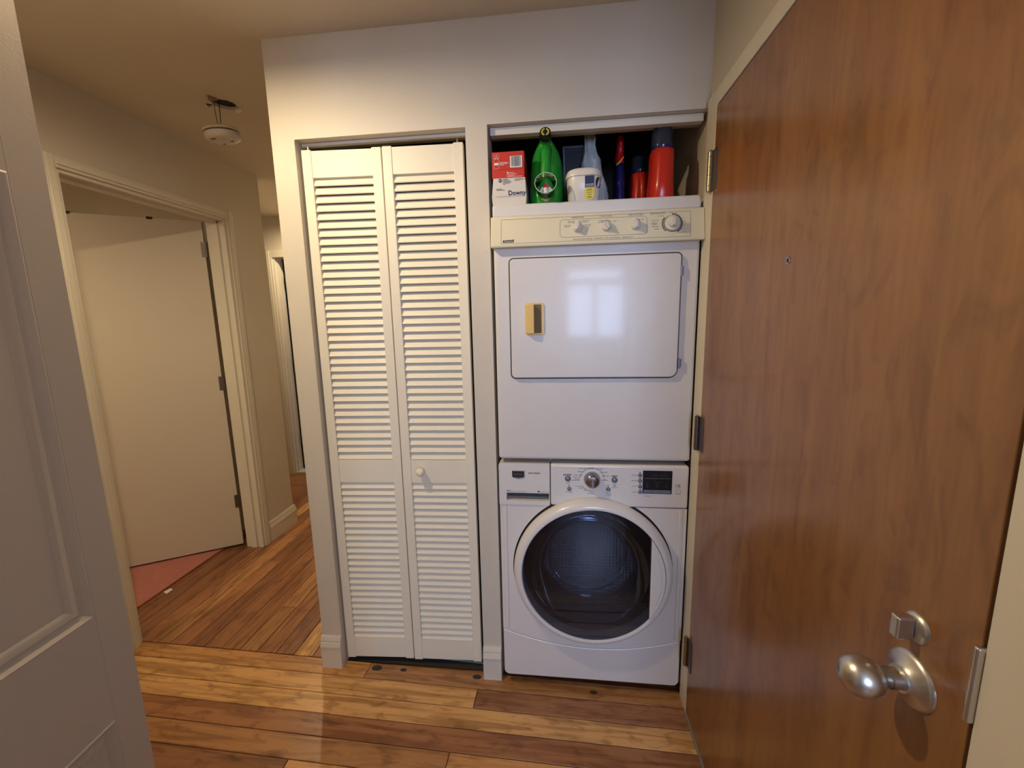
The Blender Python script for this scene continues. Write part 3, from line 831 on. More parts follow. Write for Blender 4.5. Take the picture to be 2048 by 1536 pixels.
def dial(x, r, deep, turn, big=False):
    y = yf(kz)
    mx = Matrix.Translation((x, y, kz)) @ TILT
    prof = [(0, -deep * 0.55), (r * 0.80, -deep * 0.55), (r * 0.86, -deep * 0.5), (r * 0.97, -0.002), (r, 0.0), (0, 0.0)]
    if big:
        prof = [(0, -deep * 0.6), (r * 0.60, -deep * 0.6), (r * 0.66, -deep * 0.55), (r * 0.68, -deep * 0.32), (r * 0.95, -deep * 0.26), (r, -deep * 0.2), (r, 0), (0, 0)]
    k = build(MB().lathe(prof, (0, 0, 0), 'y', 32).xf(mx), 'knob', 'knob', dr, smooth=40)
    g = r * (0.62 if big else 0.80)
    # raised finger bar across the knob, waisted
    pts = [(-g * 0.22, -g * 1.02), (g * 0.22, -g * 1.02), (g * 0.34, -g * 0.4), (g * 0.30, g * 0.3), (g * 0.22, g * 1.02), (-g * 0.22, g * 1.02), (-g * 0.30, g * 0.3), (-g * 0.34, -g * 0.4)]
    build(MB().prism(pts, -deep, -deep * 0.5).xf(mx @ Matrix.Rotation(math.radians(turn), 4, 'Y')), 'finger_bar', 'knob', k, bevel=0.0012)
    build(MB().prism(rrect(-0.0006, 0.0006, g * 0.5, g * 0.95, 0.0003, 2), -deep - 0.0005, -deep + 0.0004).xf(mx @ Matrix.Rotation(math.radians(turn), 4, 'Y')), 'pointer', 'print_black', k)
    if big:
        build(MB().lathe([(r * 1.04, -0.0012), (r * 1.10, -0.0012), (r * 1.10, 0), (r * 1.04, 0), (r * 1.04, -0.0012)], (0, 0, 0), 'y', 40).xf(mx), 'dial_ring', 'print_black', k)


dial(k1[0], 0.0175, 0.022, 22)
dial(k2[0], 0.0175, 0.022, -35)
dial(k3[0], 0.0175, 0.022, 2)
dial(k4[0], 0.0245, 0.030, 4, True)

# ------------------------------------------------------------------ washing machine
wm = thing('washing_machine', 'white front-loading washing machine with dark round glass door', 'washing machine', (1.137, 0.30, 0))
WX0, WX1, YW = 0.795, 1.479, -0.028
build(B(WX0 + 0.004, WX0 + 0.02, 0.03, 0.63, 0.03, 0.942).box(WX1 - 0.02, WX1 - 0.004, 0.03, 0.63, 0.03, 0.942).box(WX0 + 0.02, WX1 - 0.02, 0.03, 0.63, 0.925, 0.942)
      .box(WX0 + 0.02, WX1 - 0.02, 0.61, 0.63, 0.03, 0.925).box(WX0 + 0.02, WX1 - 0.02, 0.03, 0.61, 0.03, 0.06), 'cabinet', 'washwhite', wm)
for fx in (WX0 + 0.05, WX1 - 0.05):
    for fy in (0.06, 0.58):
        build(MB().lathe([(0, 0), (0.02, 0), (0.02, 0.008), (0.009, 0.010), (0.009, 0.03), (0, 0.03)], (fx, fy, 0), n=14), 'foot', 'black', wm)
WC = (1.14, 0.527)
RO = 0.293


def seam(x):
    t = (x - 1.150) / 0.345
    return 0.190 + 0.062 * t * t


xs = [WX0 + (WX1 - WX0) * i / 20 for i in range(21)]
# kick panel, curved top, round bottom corners
low = [(WX0 + 0.03, 0.047), (WX1 - 0.03, 0.045)]
bot = rrect(WX0, WX1, 0.045, 0.5, [0.022, 0.001, 0.001, 0.022], 5)
kick = [p for p in bot if p[1] < 0.2]
left = [p for p in kick if p[0] < 1.1]; right = [p for p in kick if p[0] >= 1.1]
outl = left + right + [(x, seam(x) - 0.002) for x in reversed(xs)]
build(MB().prism(outl, YW, 0.028), 'kick_panel', 'washwhite', wm, bevel=0.006, seg=3)
# front panel with the round door opening (outline + circular hole)
NSEG = 64
ring = [(WC[0] + (RO - 0.012) * math.cos(2 * math.pi * i / NSEG), WC[1] + (RO - 0.012) * math.sin(2 * math.pi * i / NSEG)) for i in range(NSEG)]
ZS = 0.782


def with_hole(outline, hole, y0, y1):
    o3 = [Vector((p[0], p[1], 0)) for p in outline]; h3 = [Vector((p[0], p[1], 0)) for p in hole]
    tri = geometry.tessellate_polygon([o3, h3])
    allp = outline + hole
    mb = MB()
    nn = len(allp)
    no = len(outline)
    vs = [(p[0], y0, p[1]) for p in allp] + [(p[0], y1, p[1]) for p in allp]
    fs = [t for t in tri] + [tuple(i + nn for i in t) for t in tri]
    for i in range(no):
        j = (i + 1) % no; fs.append((i, j, j + nn, i + nn))
    nh = len(hole)
    for i in range(nh):
        j = (i + 1) % nh; fs.append((no + i, no + j, no + j + nn, no + i + nn))
    return mb.add(vs, fs)


# the door cuts into the control panel's lower edge, so both panels carry their share of the round opening
RH = RO - 0.010
half = [(WC[0] + RH * math.cos(math.radians(t)), WC[1] + RH * math.sin(math.radians(t))) for t in range(0, 361, 4)]
ca = math.degrees(math.asin((ZS - WC[1]) / RH))
arc_lo = [(WC[0] + RH * math.cos(math.radians(t)), WC[1] + RH * math.sin(math.radians(t))) for t in [180 - ca + (180 + 2 * ca) * i / 56 for i in range(57)]]
outl = [(x, seam(x) + 0.001) for x in xs] + [(WX1, ZS - 0.001)] + [p for p in reversed(arc_lo)] + [(WX0, ZS - 0.001)]
o3 = [Vector((p[0], p[1], 0)) for p in outl]
tri = geometry.tessellate_polygon([o3])
nn = len(outl)
mb = MB().add([(p[0], YW, p[1]) for p in outl] + [(p[0], 0.028, p[1]) for p in outl], [t for t in tri] + [tuple(i + nn for i in t) for t in tri] + [(i, (i + 1) % nn, (i + 1) % nn + nn, i + nn) for i in range(nn)])
build(mb, 'front_panel', 'washwhite', wm, smooth=30)
# soft vertical shoulders of the front
for s, xe in ((-1, WX0), (1, WX1)):
    build(MB().prism([(xe - s * 0.026, YW), (xe - s * 0.024, YW - 0.004), (xe - s * 0.020, YW - 0.004), (xe - s * 0.004, YW + 0.002), (xe + s * 0.001, YW + 0.012), (xe, 0.02)], seam(xe) + 0.004, ZS - 0.003, 'z'), 'side_shoulder', 'washwhite', wm, smooth=50)
# control panel right of the drawer
YP = YW - 0.004
XS = 0.9855
ca2 = ca
arc_hi = [(WC[0] + RH * math.cos(math.radians(t)), WC[1] + RH * math.sin(math.radians(t))) for t in [ca + (180 - 2 * ca) * i / 24 for i in range(25)]]
arc_r = [p for p in arc_hi if p[0] >= XS + 0.0005]
outl = [p for p in arc_r] + [(XS + 0.001, max(ZS + 0.001, arc_r[-1][1]))] + [(XS + 0.001, 0.944), (WX1 + 0.001, 0.944), (WX1 + 0.001, ZS + 0.001)]
outl = [(WX1 + 0.001, ZS + 0.001), (WX1 + 0.001, 0.944), (XS + 0.001, 0.944)] + ([(XS + 0.001, ZS + 0.001)] if arc_r[-1][0] > XS + 0.02 else []) + [p for p in reversed(arc_r)]
cp = build(MB().prism(outl, YP, 0.028), 'control_panel', 'washwhite', wm, bevel=0.009, seg=4)
# detergent drawer with finger slot
sl = (0.822, 0.981, 0.800, 0.829)
dw = build(MB().prism(rrect(WX0 - 0.001, XS - 0.001, sl[3], 0.944, [0.004, 0.001, 0.008, 0.001]), YP, 0.028), 'detergent_drawer', 'washwhite', wm, bevel=0.008, seg=4)
build(B(WX0 - 0.001, sl[0], YP, 0.028, ZS + 0.001, sl[3]).box(sl[0], XS - 0.001, YP, 0.028, ZS + 0.001, sl[2]).box(sl[1], XS - 0.001, YP, 0.028, sl[2], sl[3]), 'drawer_lip', 'washwhite', dw)
build(B(sl[0], sl[1], 0.006, 0.02, sl[2], sl[3]), 'finger_slot', 'gasket', dw)
# badge
bp = [at(u, v, 'y', YP) for u, v in ((1024, 941), (1049, 955))]
bx0, bx1, bz1, bz0 = bp[0].x, bp[1].x, bp[0].z, bp[1].z
shield = [(bx0, bz0 + 0.004), (bx0 + 0.004, bz0), ((bx0 + bx1) / 2, bz0 - 0.004), (bx1 - 0.004, bz0), (bx1, bz0 + 0.004), (bx1, bz1), (bx0, bz1)]
bd = build(MB().prism(shield, YP - 0.003, YP + 0.001), 'badge', 'chrome', wm, bevel=0.0008)
ik = Ink(YP - 0.0028); ik.rect(bx0 + 0.002, bx1 - 0.002, bz0 + 0.003, bz1 - 0.003); ik.build('badge_face', 'print_black', bd)
ik = Ink(YP - 0.0034); ik.text('MAYTAG', (bx0 + bx1) / 2, (bz0 + bz1) / 2, 0.0095, sx=0.9); ik.build('badge_letters', 'bluegrey', bd)
ink = Ink(YP)
p = at(1068, 946.5, 'y', YP); ink.text('2000 SERIES', p.x, p.z, 0.0088, bold=0.0001)
p = at(1018, 981.5, 'y', YP); ink.text('MCT', p.x, p.z, 0.0072, bold=0.0001)
p = at(1037, 983, 'y', YP); ink.text('Maytag Commercial Technology', p.x, p.z, 0.0046, sx=0.95)
p = at(1077, 983, 'y', YP); ink.rect(p.x - 0.003, p.x + 0.003, p.z - 0.003, p.z + 0.003)
p = at(1089, 984, 'y', YP); ink.text('detergent dispenser', p.x, p.z, 0.0046, sx=0.95)


def P(u, v):
    q = at(u, v, 'y', YP)
    return q.x, q.z


def tx(s, u, v, size, **k):
    x_, z_ = P(u, v); ink.text(s, x_, z_, size, **k)


tx('power', 1135, 949, 0.0115, bold=0.0002); tx('start', 1229, 952, 0.0115, bold=0.0002)
tx('cancel', 1136, 965.5, 0.0055); tx('pause', 1229, 968.5, 0.0055); tx('door locked', 1229, 975, 0.0042)
tx('hold to lock', 1138, 984, 0.0050)
kx, kz2 = P(1184, 959)
for t, u, v, s_ in (('heavy duty', 1165, 937, .0062), ('normal', 1181, 936.5, .0072), ('cold wash', 1198, 938, .0062), ('whites', 1160, 943, .0062), ('comforters', 1207, 944.5, .0062), ('power wash', 1156, 950, .006),
                    ('rapid wash', 1211, 951.5, .0062), ('allergen', 1154, 958, .0062), ('delicates', 1210, 960, .0062), ('rinse, drain', 1157, 972, .0055), ('& spin', 1162, 976, .0055), ('clean', 1171, 980, .0055),
                    ('washer', 1182, 983, .0055), ('with affresh', 1182, 987, .0055), ('extra rinse', 1216, 986, .0046), ('cycle signal', 1216, 990, .0046)):
    tx(t, u, v, s_, bold=0.00015 if t == 'normal' else 0)
ink.arc(kx, kz2, 0.0445, 0.0011, -5, 172, 40); ink.arc(kx, kz2, 0.0445, 0.0011, 215, 262, 14)
for dx, dz in ((-0.060, 0.008), (-0.062, -0.004)):
    ink.rect(kx + dx - 0.012, kx + dx + 0.018, kz2 + dz - 0.0005, kz2 + dz + 0.0005)
for t, v in (('wash temp', 951), ('spin speed', 962), ('soil level', 973), ('options', 985)):
    tx(t, 1269, v - 1, 0.0052)
tx('delay start', 1295, 992, 0.0055)
tx('HE', 1356, 972, 0.0085, shear=0.3, bold=0.0001); ink.arc(P(1356, 972)[0], P(1356, 972)[1], 0.0085, 0.0007, 0, 360, 24)
x_, z_ = P(1356, 985); ink.outline([(x_ - 0.008, z_ - 0.006), (x_ + 0.008, z_ - 0.006), (x_ + 0.008, z_ + 0.008), (x_ - 0.008, z_ + 0.008)], 0.0006); ink.text('energy', x_, z_ - 0.004, 0.0042)
for u, v in ((1138, 971), (1216, 971.5), (1229, 971.8), (1280, 945), (1280, 956.5), (1280, 967.5), (1280, 979)):
    x_, z_ = P(u, v); ink.arc(x_, z_, 0.0022, 0.0022, 0, 360, 10)
ink.build('panel_lettering', 'print_black', cp)


def button(u, v, r):
    x_, z_ = P(u, v)
    o = build(MB().lathe([(0, -0.0045), (r * 0.6, -0.0045), (r * 0.85, -0.0035), (r, -0.0015), (r * 1.1, 0.0005), (0, 0.0005)], (x_, YP, z_), 'y', 20), 'button', 'bluegrey', wm, smooth=40)
    build(MB().lathe([(r * 1.08, -0.0012), (r * 1.22, -0.0012), (r * 1.22, 0.0002), (r * 1.08, 0.0002), (r * 1.08, -0.0012)], (x_, YP, z_), 'y', 20), 'button_ring', 'gasket', o)


for u, v, r in ((1135.5, 957, 0.0088), (1138.5, 977.5, 0.0062), (1229, 960, 0.0088), (1216.5, 978.5, 0.0062), (1280, 950.5, 0.0056), (1280, 961.5, 0.0056), (1280, 973, 0.0056), (1280, 984, 0.0056)):
    button(u, v, r)
sk = build(MB().lathe([(0, -0.030), (0.017, -0.030), (0.023, -0.027), (0.0265, -0.020), (0.0295, -0.006), (0.0305, 0.0005), (0, 0.0005)], (kx, YP, kz2), 'y', 40), 'selector_knob', 'chrome', wm, smooth=45)
build(MB().prism(rrect(-0.0045, 0.0045, -0.019, 0.019, 0.003, 3), -0.037, -0.0295).xf(Matrix.Translation((kx, YP, kz2))), 'finger_bar', 'chrome', sk, bevel=0.0018)
# display
a, b = at(1286, 941, 'y', YP), at(1343, 988, 'y', YP)
ds = build(MB().prism(rrect(a.x, b.x, b.z, a.z, 0.002, 3), YP - 0.0012, YP + 0.0004), 'display', 'black', wm)
for k in range(3):
    w_ = (b.x - a.x - 0.006) / 3
    build(MB().prism(rrect(a.x + 0.003 + k * w_, a.x + 0.003 + (k + 1) * w_ - 0.0008, b.z + 0.0025, b.z + 0.014, 0.001, 2), YP - 0.0030, YP - 0.001), 'display_key', 'bluegrey', ds, bevel=0.0006)
ik = Ink(YP - 0.0014)
for k, (t, fx, fz) in enumerate((('sensing', 0.40, 0.86), ('add clothes', 0.74, 0.86), ('door locked', 0.40, 0.78), ('wash rinse spin', 0.74, 0.78), ('hot', 0.16, 0.42), ('extra high', 0.50, 0.50), ('high', 0.50, 0.42), ('medium', 0.50, 0.34), ('warm', 0.16, 0.34), ('cold', 0.16, 0.27), ('heavy', 0.82, 0.42), ('light', 0.82, 0.30), ('low', 0.50, 0.27))):
    ik.text(t, a.x + (b.x - a.x) * fx, b.z + (a.z - b.z) * fz, 0.0050)
ik.rect(a.x + 0.005, b.x - 0.005, b.z + (a.z - b.z) * 0.655, b.z + (a.z - b.z) * 0.685)
ik.build('display_lettering', 'print_grey', ds)
# round door
YR = YW
dd = build(MB().lathe([(RO - 0.004, YR - 0.001), (RO, YR - 0.006), (RO + 0.001, YR - 0.020), (RO - 0.003, YR - 0.034), (RO - 0.012, YR - 0.046), (0.270, YR - 0.052), (0.263, YR - 0.050), (0.259, YR - 0.040), (0.257, YR - 0.001), (RO - 0.004, YR - 0.001)],
                      (WC[0], 0, WC[1]), 'y', 96), 'door_ring', 'washwhite', wm, smooth=50)
build(MB().lathe([(RO + 0.004, YW - 0.0015), (RO + 0.006, YW + 0.0), (RO - 0.015, YW + 0.0), (RO - 0.015, YW - 0.0015), (RO + 0.004, YW - 0.0015)], (WC[0], 0, WC[1]), 'y', 96), 'door_shadow_ring', 'black', wm)  # thin black ring, shadow around the round door painted as colour
XCH = 1.347
dome = lambda r: YR - 0.047 - 0.012 * (1 - (r / 0.26) ** 2)
prof = [(0.0001, dome(0)), (0.06, dome(0.06)), (0.12, dome(0.12)), (0.18, dome(0.18)), (0.22, dome(0.22)), (0.2595, dome(0.2595))]
gl = MB().lathe(prof, (WC[0], 0, WC[1]), 'y', 96)
go = build(gl, 'door_glass', 'glass', dd, smooth=60)
# white grip segment over the glass, cut by a straight chord
half_a = math.degrees(math.acos((XCH - WC[0]) / 0.2605))
seg_ = [(WC[0] + 0.2605 * math.cos(math.radians(t)), WC[1] + 0.2605 * math.sin(math.radians(t))) for t in [-half_a + 2 * half_a * i / 24 for i in range(25)]]
gp = build(MB().prism(seg_, YR - 0.056, YR - 0.030), 'door_grip', 'washwhite', dd, bevel=0.003)
build(MB().tube([(WC[0] + 0.232 * math.cos(math.radians(t)) + 0.012, YR - 0.0562, WC[1] + 0.232 * math.sin(math.radians(t))) for t in [-24 + 48 * i / 20 for i in range(21)]], 0.0012, 6), 'grip_ridge', 'washwhite', dd, smooth=60)
# behind the glass: gasket, drum, inner bowl rim
build(MB().lathe([(0.256, YR - 0.002), (0.235, 0.005), (0.215, 0.030), (0.200, 0.050), (0.205, 0.075), (0.258, 0.080), (0.262, 0.0), (0.256, YR - 0.002)], (WC[0], 0, WC[1]), 'y', 64), 'door_seal', 'gasket', wm, smooth=60)
build(MB().lathe([(0.26, 0.085), (0.262, 0.42), (0.10, 0.45), (0.0001, 0.44)], (WC[0], 0, WC[1]), 'y', 64), 'drum', 'drum', wm, smooth=40)
for t in (90, 210, 330):
    c, s_ = math.cos(math.radians(t)), math.sin(math.radians(t))
    build(MB().tube([(WC[0] + 0.245 * c, 0.10, WC[1] + 0.245 * s_), (WC[0] + 0.232 * c, 0.16, WC[1] + 0.232 * s_), (WC[0] + 0.232 * c, 0.36, WC[1] + 0.232 * s_), (WC[0] + 0.25 * c, 0.41, WC[1] + 0.25 * s_)], 0.022, 10), 'drum_lifter', 'drum', wm, smooth=60)
build(MB().lathe([(0.155, 0.056), (0.152, 0.060), (0.149, 0.056), (0.152, 0.052), (0.155, 0.056)], (WC[0] - 0.01, 0, WC[1] + 0.0), 'y', 64).lathe([(0.225, YR - 0.010), (0.205, 0.015), (0.175, 0.045), (0.153, 0.055)], (WC[0] - 0.01, 0, WC[1]), 'y', 64),
      'glass_bowl', tinted_glass('bowl_glass', (0.88, 0.9, 0.92, 1), 0.03), wm, smooth=60)

build(MB().lathe([(0.153, 0.050), (0.150, 0.054), (0.147, 0.050), (0.150, 0.046), (0.153, 0.050)], (WC[0] - 0.01, 0, WC[1] + 0.01), 'y', 64), 'bowl_rim', 'chrome', wm, smooth=60)

# ------------------------------------------------------------------ supplies on top of the dryer
ZT = 1.8625


def box_px(u0, v0, u1, v1, y):
    a_, b_ = at(u0, v0, 'y', y), at(u1, v1, 'y', y)
    return a_.x, b_.x, b_.z, a_.z


YB = 0.006
x0, x1, _, z1 = box_px(984, 351, 1051, 352, YB)
wb = thing('dryer_sheet_box', 'crumpled white dryer sheet carton with the dark brand name, under the red carton', 'box', ((x0 + x1) / 2, YB + 0.09, ZT))
zt = 1.9535
build(MB().add([(x0, YB + 0.004, ZT), (x1, YB + 0.002, ZT), (x1 + 0.003, YB - 0.004, ZT + 0.026), (x0 - 0.002, YB - 0.003, ZT + 0.028), (x1 - 0.001, YB, zt), (x0 + 0.004, YB, zt),
                (x0, YB + 0.17, ZT), (x1, YB + 0.17, ZT), (x1 + 0.002, YB + 0.17, ZT + 0.03), (x0 - 0.001, YB + 0.17, ZT + 0.03), (x1 - 0.001, YB + 0.17, zt), (x0 + 0.004, YB + 0.17, zt)],
               [(0, 1, 2, 3), (3, 2, 4, 5), (7, 6, 9, 8), (8, 9, 11, 10), (1, 7, 8, 2), (2, 8, 10, 4), (6, 0, 3, 9), (9, 3, 5, 11), (5, 4, 10, 11), (1, 0, 6, 7)]), 'carton', 'card', wb, bevel=0.0015)
yfun = lambda z: YB - 0.0038 + (z - ZT - 0.027) / (zt - ZT - 0.027) * 0.0038 - 0.0006
ik = Ink(yfun); ik.text('Downy', x1 - 0.030, ZT + 0.040, 0.0225, sx=0.92, bold=0.0003); ik.build('brand_lettering', 'navy', wb)
ik = Ink(yfun); ik.arc(x0 + 0.028, zt - 0.008, 0.0062, 0.0062, 0, 360, 20); ik.build('blue_seal', mat('seal_blue', (40, 70, 150), 0.5), wb)
ik = Ink(lambda z: yfun(z) - 0.0004); ik.text('P&G', x0 + 0.028, zt - 0.008, 0.0055); ik.build('seal_letters', 'print_white', wb)
ik = Ink(yfun)
for k in range(6):
    ik.rect(x0 + 0.037, x0 + 0.037 + (0.018, 0.022, 0.026, 0.030, 0.024, 0.010)[k], zt - 0.0045 - k * 0.0034, zt - 0.0033 - k * 0.0034)
for k in range(3):
    ik.rect(x0 + 0.078, x0 + 0.078 + (0.030, 0.036, 0.020)[k], zt - 0.0045 - k * 0.0030, zt - 0.0036 - k * 0.0030)
ik.rect(x0 + 0.014, x0 + 0.034, ZT + 0.0545, ZT + 0.0560); ik.rect(x0 + 0.014, x0 + 0.043, ZT + 0.0510, ZT + 0.0523); ik.rect(x0 + 0.014, x1 - 0.006, ZT + 0.0295, ZT + 0.0302)
ik.build('fine_print', 'print_grey', wb)

rbx = thing('dryer_sheet_box', 'red carton with white barcode, stacked on the white carton', 'box', ((x0 + x1) / 2, YB + 0.09, zt))
rx0, rx1, _, rz1 = box_px(983, 305, 1049, 352, YB + 0.004)
rz0 = zt + 0.0004
build(B(rx0, rx1, YB + 0.004, YB + 0.165, rz0, rz1), 'carton', 'red', rbx, bevel=0.0015)
yq = YB + 0.004
build(B(rx0 + 0.009, rx1 - 0.004, yq - 0.0012, yq, rz0 + 0.028, rz1 - 0.001), 'closing_flap', 'red', rbx, bevel=0.0004)
yq -= 0.0012
ik = Ink(yq)
bx0_, bx1_, bz0_, bz1_ = rx1 - 0.049, rx1 - 0.008, rz0 + 0.033, rz1 - 0.016
ik.rect(bx0_, bx1_, bz0_, bz1_)
for k in range(4):
    ik.rect(rx0 + 0.027, rx0 + 0.027 + (0.028, 0.033, 0.025, 0.014)[k], rz0 + 0.0505 - k * 0.0028, rz0 + 0.0515 - k * 0.0028)
ik.rect(rx0 + 0.009, rx0 + 0.023, rz0 + 0.043, rz0 + 0.050)
ik.build('white_print', 'print_white', rbx)
ik = Ink(yq); cx_, cz_ = rx0 + 0.016, rz1 - 0.019
for t in (90, 210, 330):
    c, s_ = math.cos(math.radians(t)), math.sin(math.radians(t))
    px_, pz_ = cx_ + 0.0045 * c, cz_ + 0.0045 * s_
    ik.poly([(px_ + 0.0032 * math.cos(math.radians(t + d)), pz_ + 0.0032 * math.sin(math.radians(t + d))) for d in (150, 30, -90)][::-1])
ik.outline(rrect(rx0 + 0.008, rx0 + 0.0245, rz0 + 0.031, rz1 - 0.008, 0.001, 2), 0.0005)
ik.build('recycling_mark', 'print_white', rbx)
ik = Ink(YB + 0.004)
ik.rect(rx0 + 0.052, rx0 + 0.056, rz0 + 0.015, rz0 + 0.020)
for k in range(4):
    ik.rect(rx0 + 0.052 + (0.006 if k == 0 else 0), rx0 + 0.052 + (0.024, 0.034, 0.026, 0.052)[k], rz0 + 0.0165 - k * 0.0042, rz0 + 0.0176 - k * 0.0042)
ik.build('small_print', 'print_white', rbx)
ik = Ink(yq - 0.0004)
xx = bx0_ + 0.004
rr = random.Random(3)
while xx < bx1_ - 0.004:
    w_ = rr.choice((0.0006, 0.0009, 0.0014, 0.0018)); ik.rect(xx, xx + w_, bz0_ + 0.003, bz1_ - 0.001); xx += w_ + rr.choice((0.0006, 0.0009, 0.0013))
ik.build('barcode', 'print_black', rbx)

# green detergent jug, tap towards the room
gx = at(1092, 330, 'y', 0.04).x
gj = thing('detergent_jug', 'green detergent jug with black cap and white press tap', 'jug', (gx, 0.13, ZT))
zz = lambda v: at(1092, v, 'y', 0.03).z
build(MB().loft([(ZT, gx, 0.135, 0.050, 0.10, 3.2), (ZT + 0.006, gx, 0.135, 0.056, 0.108, 3.2), (ZT + 0.05, gx, 0.135, 0.0605, 0.110, 3.0), (ZT + 0.085, gx, 0.150, 0.0615, 0.096, 2.9), (ZT + 0.11, gx, 0.158, 0.0615, 0.088, 2.8), (ZT + 0.14, gx, 0.156, 0.0600, 0.084, 2.7),
                 (ZT + 0.168, gx, 0.140, 0.0555, 0.086, 2.5), (ZT + 0.188, gx, 0.115, 0.0470, 0.078, 2.3), (ZT + 0.203, gx, 0.086, 0.0350, 0.054, 2.1), (ZT + 0.213, gx, 0.062, 0.0240, 0.030, 2.0), (ZT + 0.217, gx, 0.055, 0.017, 0.020, 2.0)], 36), 'body', 'green', gj, smooth=60)
build(MB().tube([(gx, 0.066, ZT + 0.192), (gx, 0.040, ZT + 0.182), (gx, 0.026, ZT + 0.165), (gx, 0.019, ZT + 0.135), (gx, 0.015, ZT + 0.10), (gx, 0.014, ZT + 0.07), (gx, 0.024, ZT + 0.045), (gx, 0.036, ZT + 0.034)],
                [0.022, 0.021, 0.0185, 0.0175, 0.0185, 0.021, 0.028, 0.030], 16), 'handle', 'green', gj, smooth=70)
cdir = Vector((0, -0.93, 0.22)).normalized()
rotm = Matrix.Rotation(math.atan2(0.22, 0.93) * -1, 4, 'X')
nk = Matrix.Translation((gx - 0.001, 0.034, ZT + 0.216)) @ rotm
build(MB().lathe([(0, 0.022), (0.0195, 0.022), (0.0195, -0.012), (0, -0.012)], (0, 0, 0), 'y', 28).xf(nk), 'neck', 'green', gj, smooth=40)
cpn = build(MB().lathe([(0, -0.038), (0.0165, -0.038), (0.0185, -0.036), (0.0205, -0.013), (0, -0.013)], (0, 0, 0), 'y', 32).xf(nk), 'cap', 'black', gj, smooth=40)
mb = MB()
for a0_, a1_ in ((100, 255), (285, 435)):
    for r_in, r_out in ((0.0080, 0.0095), (0.0105, 0.0130)):
        for i in range(14):
            t, q_ = math.radians(a0_ + (a1_ - a0_) * i / 14), math.radians(a0_ + (a1_ - a0_) * (i + 1) / 14)
            mb.add([(r * math.cos(s_), -0.0384, r * math.sin(s_)) for r, s_ in ((r_in, t), (r_out, t), (r_out, q_), (r_in, q_))], [(0, 1, 2, 3)])
build(mb.xf(nk), 'cap_ring_print', 'yellow', cpn)
build(MB().lathe([(0, -0.0390), (0.006, -0.0390), (0.006, -0.0380), (0, -0.0380)], (0, 0, 0), 'y', 20).xf(nk), 'cap_dot', 'navy', cpn)
tz = at(1092, 383, 'y', -0.01).z
tp = build(MB().lathe([(0, -0.012), (0.021, -0.012), (0.023, -0.008), (0.023, 0.03), (0, 0.03)], (gx, 0.010, tz), 'y', 28), 'tap', 'tub', gj, smooth=40)
build(MB().tube([(gx, 0.0, tz + 0.006), (gx, -0.016, tz + 0.004), (gx, -0.020, tz - 0.012)], [0.009, 0.009, 0.007], 12), 'spout', 'tub', tp, smooth=50)
build(MB().lathe([(0, -0.008), (0.008, -0.008), (0.009, 0.004), (0, 0.004)], (gx, -0.002, tz + 0.019), 'y', 14), 'tap_button', 'redspray', tp, smooth=40)
cz_ = at(1092, 372, 'y', -0.03).z
CUPM = Matrix.Translation((gx, 0.0, cz_ - 0.003)) @ Matrix.Rotation(math.radians(-16), 4, 'X')
cup = thing('measuring_cup', 'clear round measuring cup pushed over the tap of the green jug', 'cup', (gx, -0.01, cz_ - 0.03))
build(MB().lathe([(0.0350, -0.040), (0.0362, -0.040), (0.0362, -0.037), (0.0348, -0.035), (0.0310, 0.008), (0.0300, 0.008), (0.0338, -0.035), (0.0350, -0.040)], (0, 0, 0), 'y', 40).xf(CUPM), 'cup_wall', 'clearcup', cup, smooth=60)
build(MB().lathe([(0.0350, -0.041), (0.0368, -0.041), (0.0368, -0.0385), (0.0350, -0.0385), (0.0350, -0.041)], (0, 0, 0), 'y', 40).xf(CUPM), 'cup_rim', mat('frosted_rim', (190, 204, 190), 0.35), cup, smooth=50)

# tub of detergent pods
tx0, tx1 = at(1136, 403, 'y', 0.0).x, at(1202, 400, 'y', 0.0).x
tcx = (tx0 + tx1) / 2
tb = thing('detergent_tub', 'rounded white detergent tub with navy and yellow label', 'tub', (tcx, 0.07, ZT))
hw_ = (tx1 - tx0) / 2
build(MB().loft([(ZT, tcx, 0.066, hw_ * 0.92, 0.060, 3.4), (ZT + 0.004, tcx, 0.066, hw_ * 0.97, 0.065, 3.4), (ZT + 0.075, tcx, 0.066, hw_ * 1.05, 0.069, 3.4), (ZT + 0.082, tcx, 0.066, hw_ * 1.05, 0.069, 3.4)], 44), 'tub_body', 'tub', tb, smooth=50)
build(MB().loft([(ZT + 0.0825, tcx, 0.066, hw_ * 1.12, 0.072, 3.2), (ZT + 0.097, tcx, 0.066, hw_ * 1.12, 0.072, 3.2), (ZT + 0.106, tcx, 0.066, hw_ * 1.05, 0.066, 3.0), (ZT + 0.111, tcx, 0.066, hw_ * 0.85, 0.055, 2.8)], 44), 'lid', 'tub', tb, smooth=50)
yfun = lambda z: 0.066 - 0.0655 - (z - ZT - 0.004) / 0.071 * 0.0038 - 0.0006
lx0, lx1 = tcx + hw_ * 0.02, tcx + hw_ * 0.58
ik = Ink(yfun); ik.rect(lx0, lx1, ZT + 0.044, ZT + 0.080); ik.build('navy_label', 'navy', tb)
ik = Ink(lambda z: yfun(z)); ik.poly([(lx0, ZT + 0.0436), (lx0, ZT + 0.020)] + [((lx0 + lx1) / 2 - (lx1 - lx0) / 2 * math.cos(math.radians(t)), ZT + 0.020 - 0.014 * math.sin(math.radians(t))) for t in range(15, 180, 15)] + [(lx1, ZT + 0.020), (lx1, ZT + 0.0436)]); ik.build('yellow_label', 'yellow', tb)
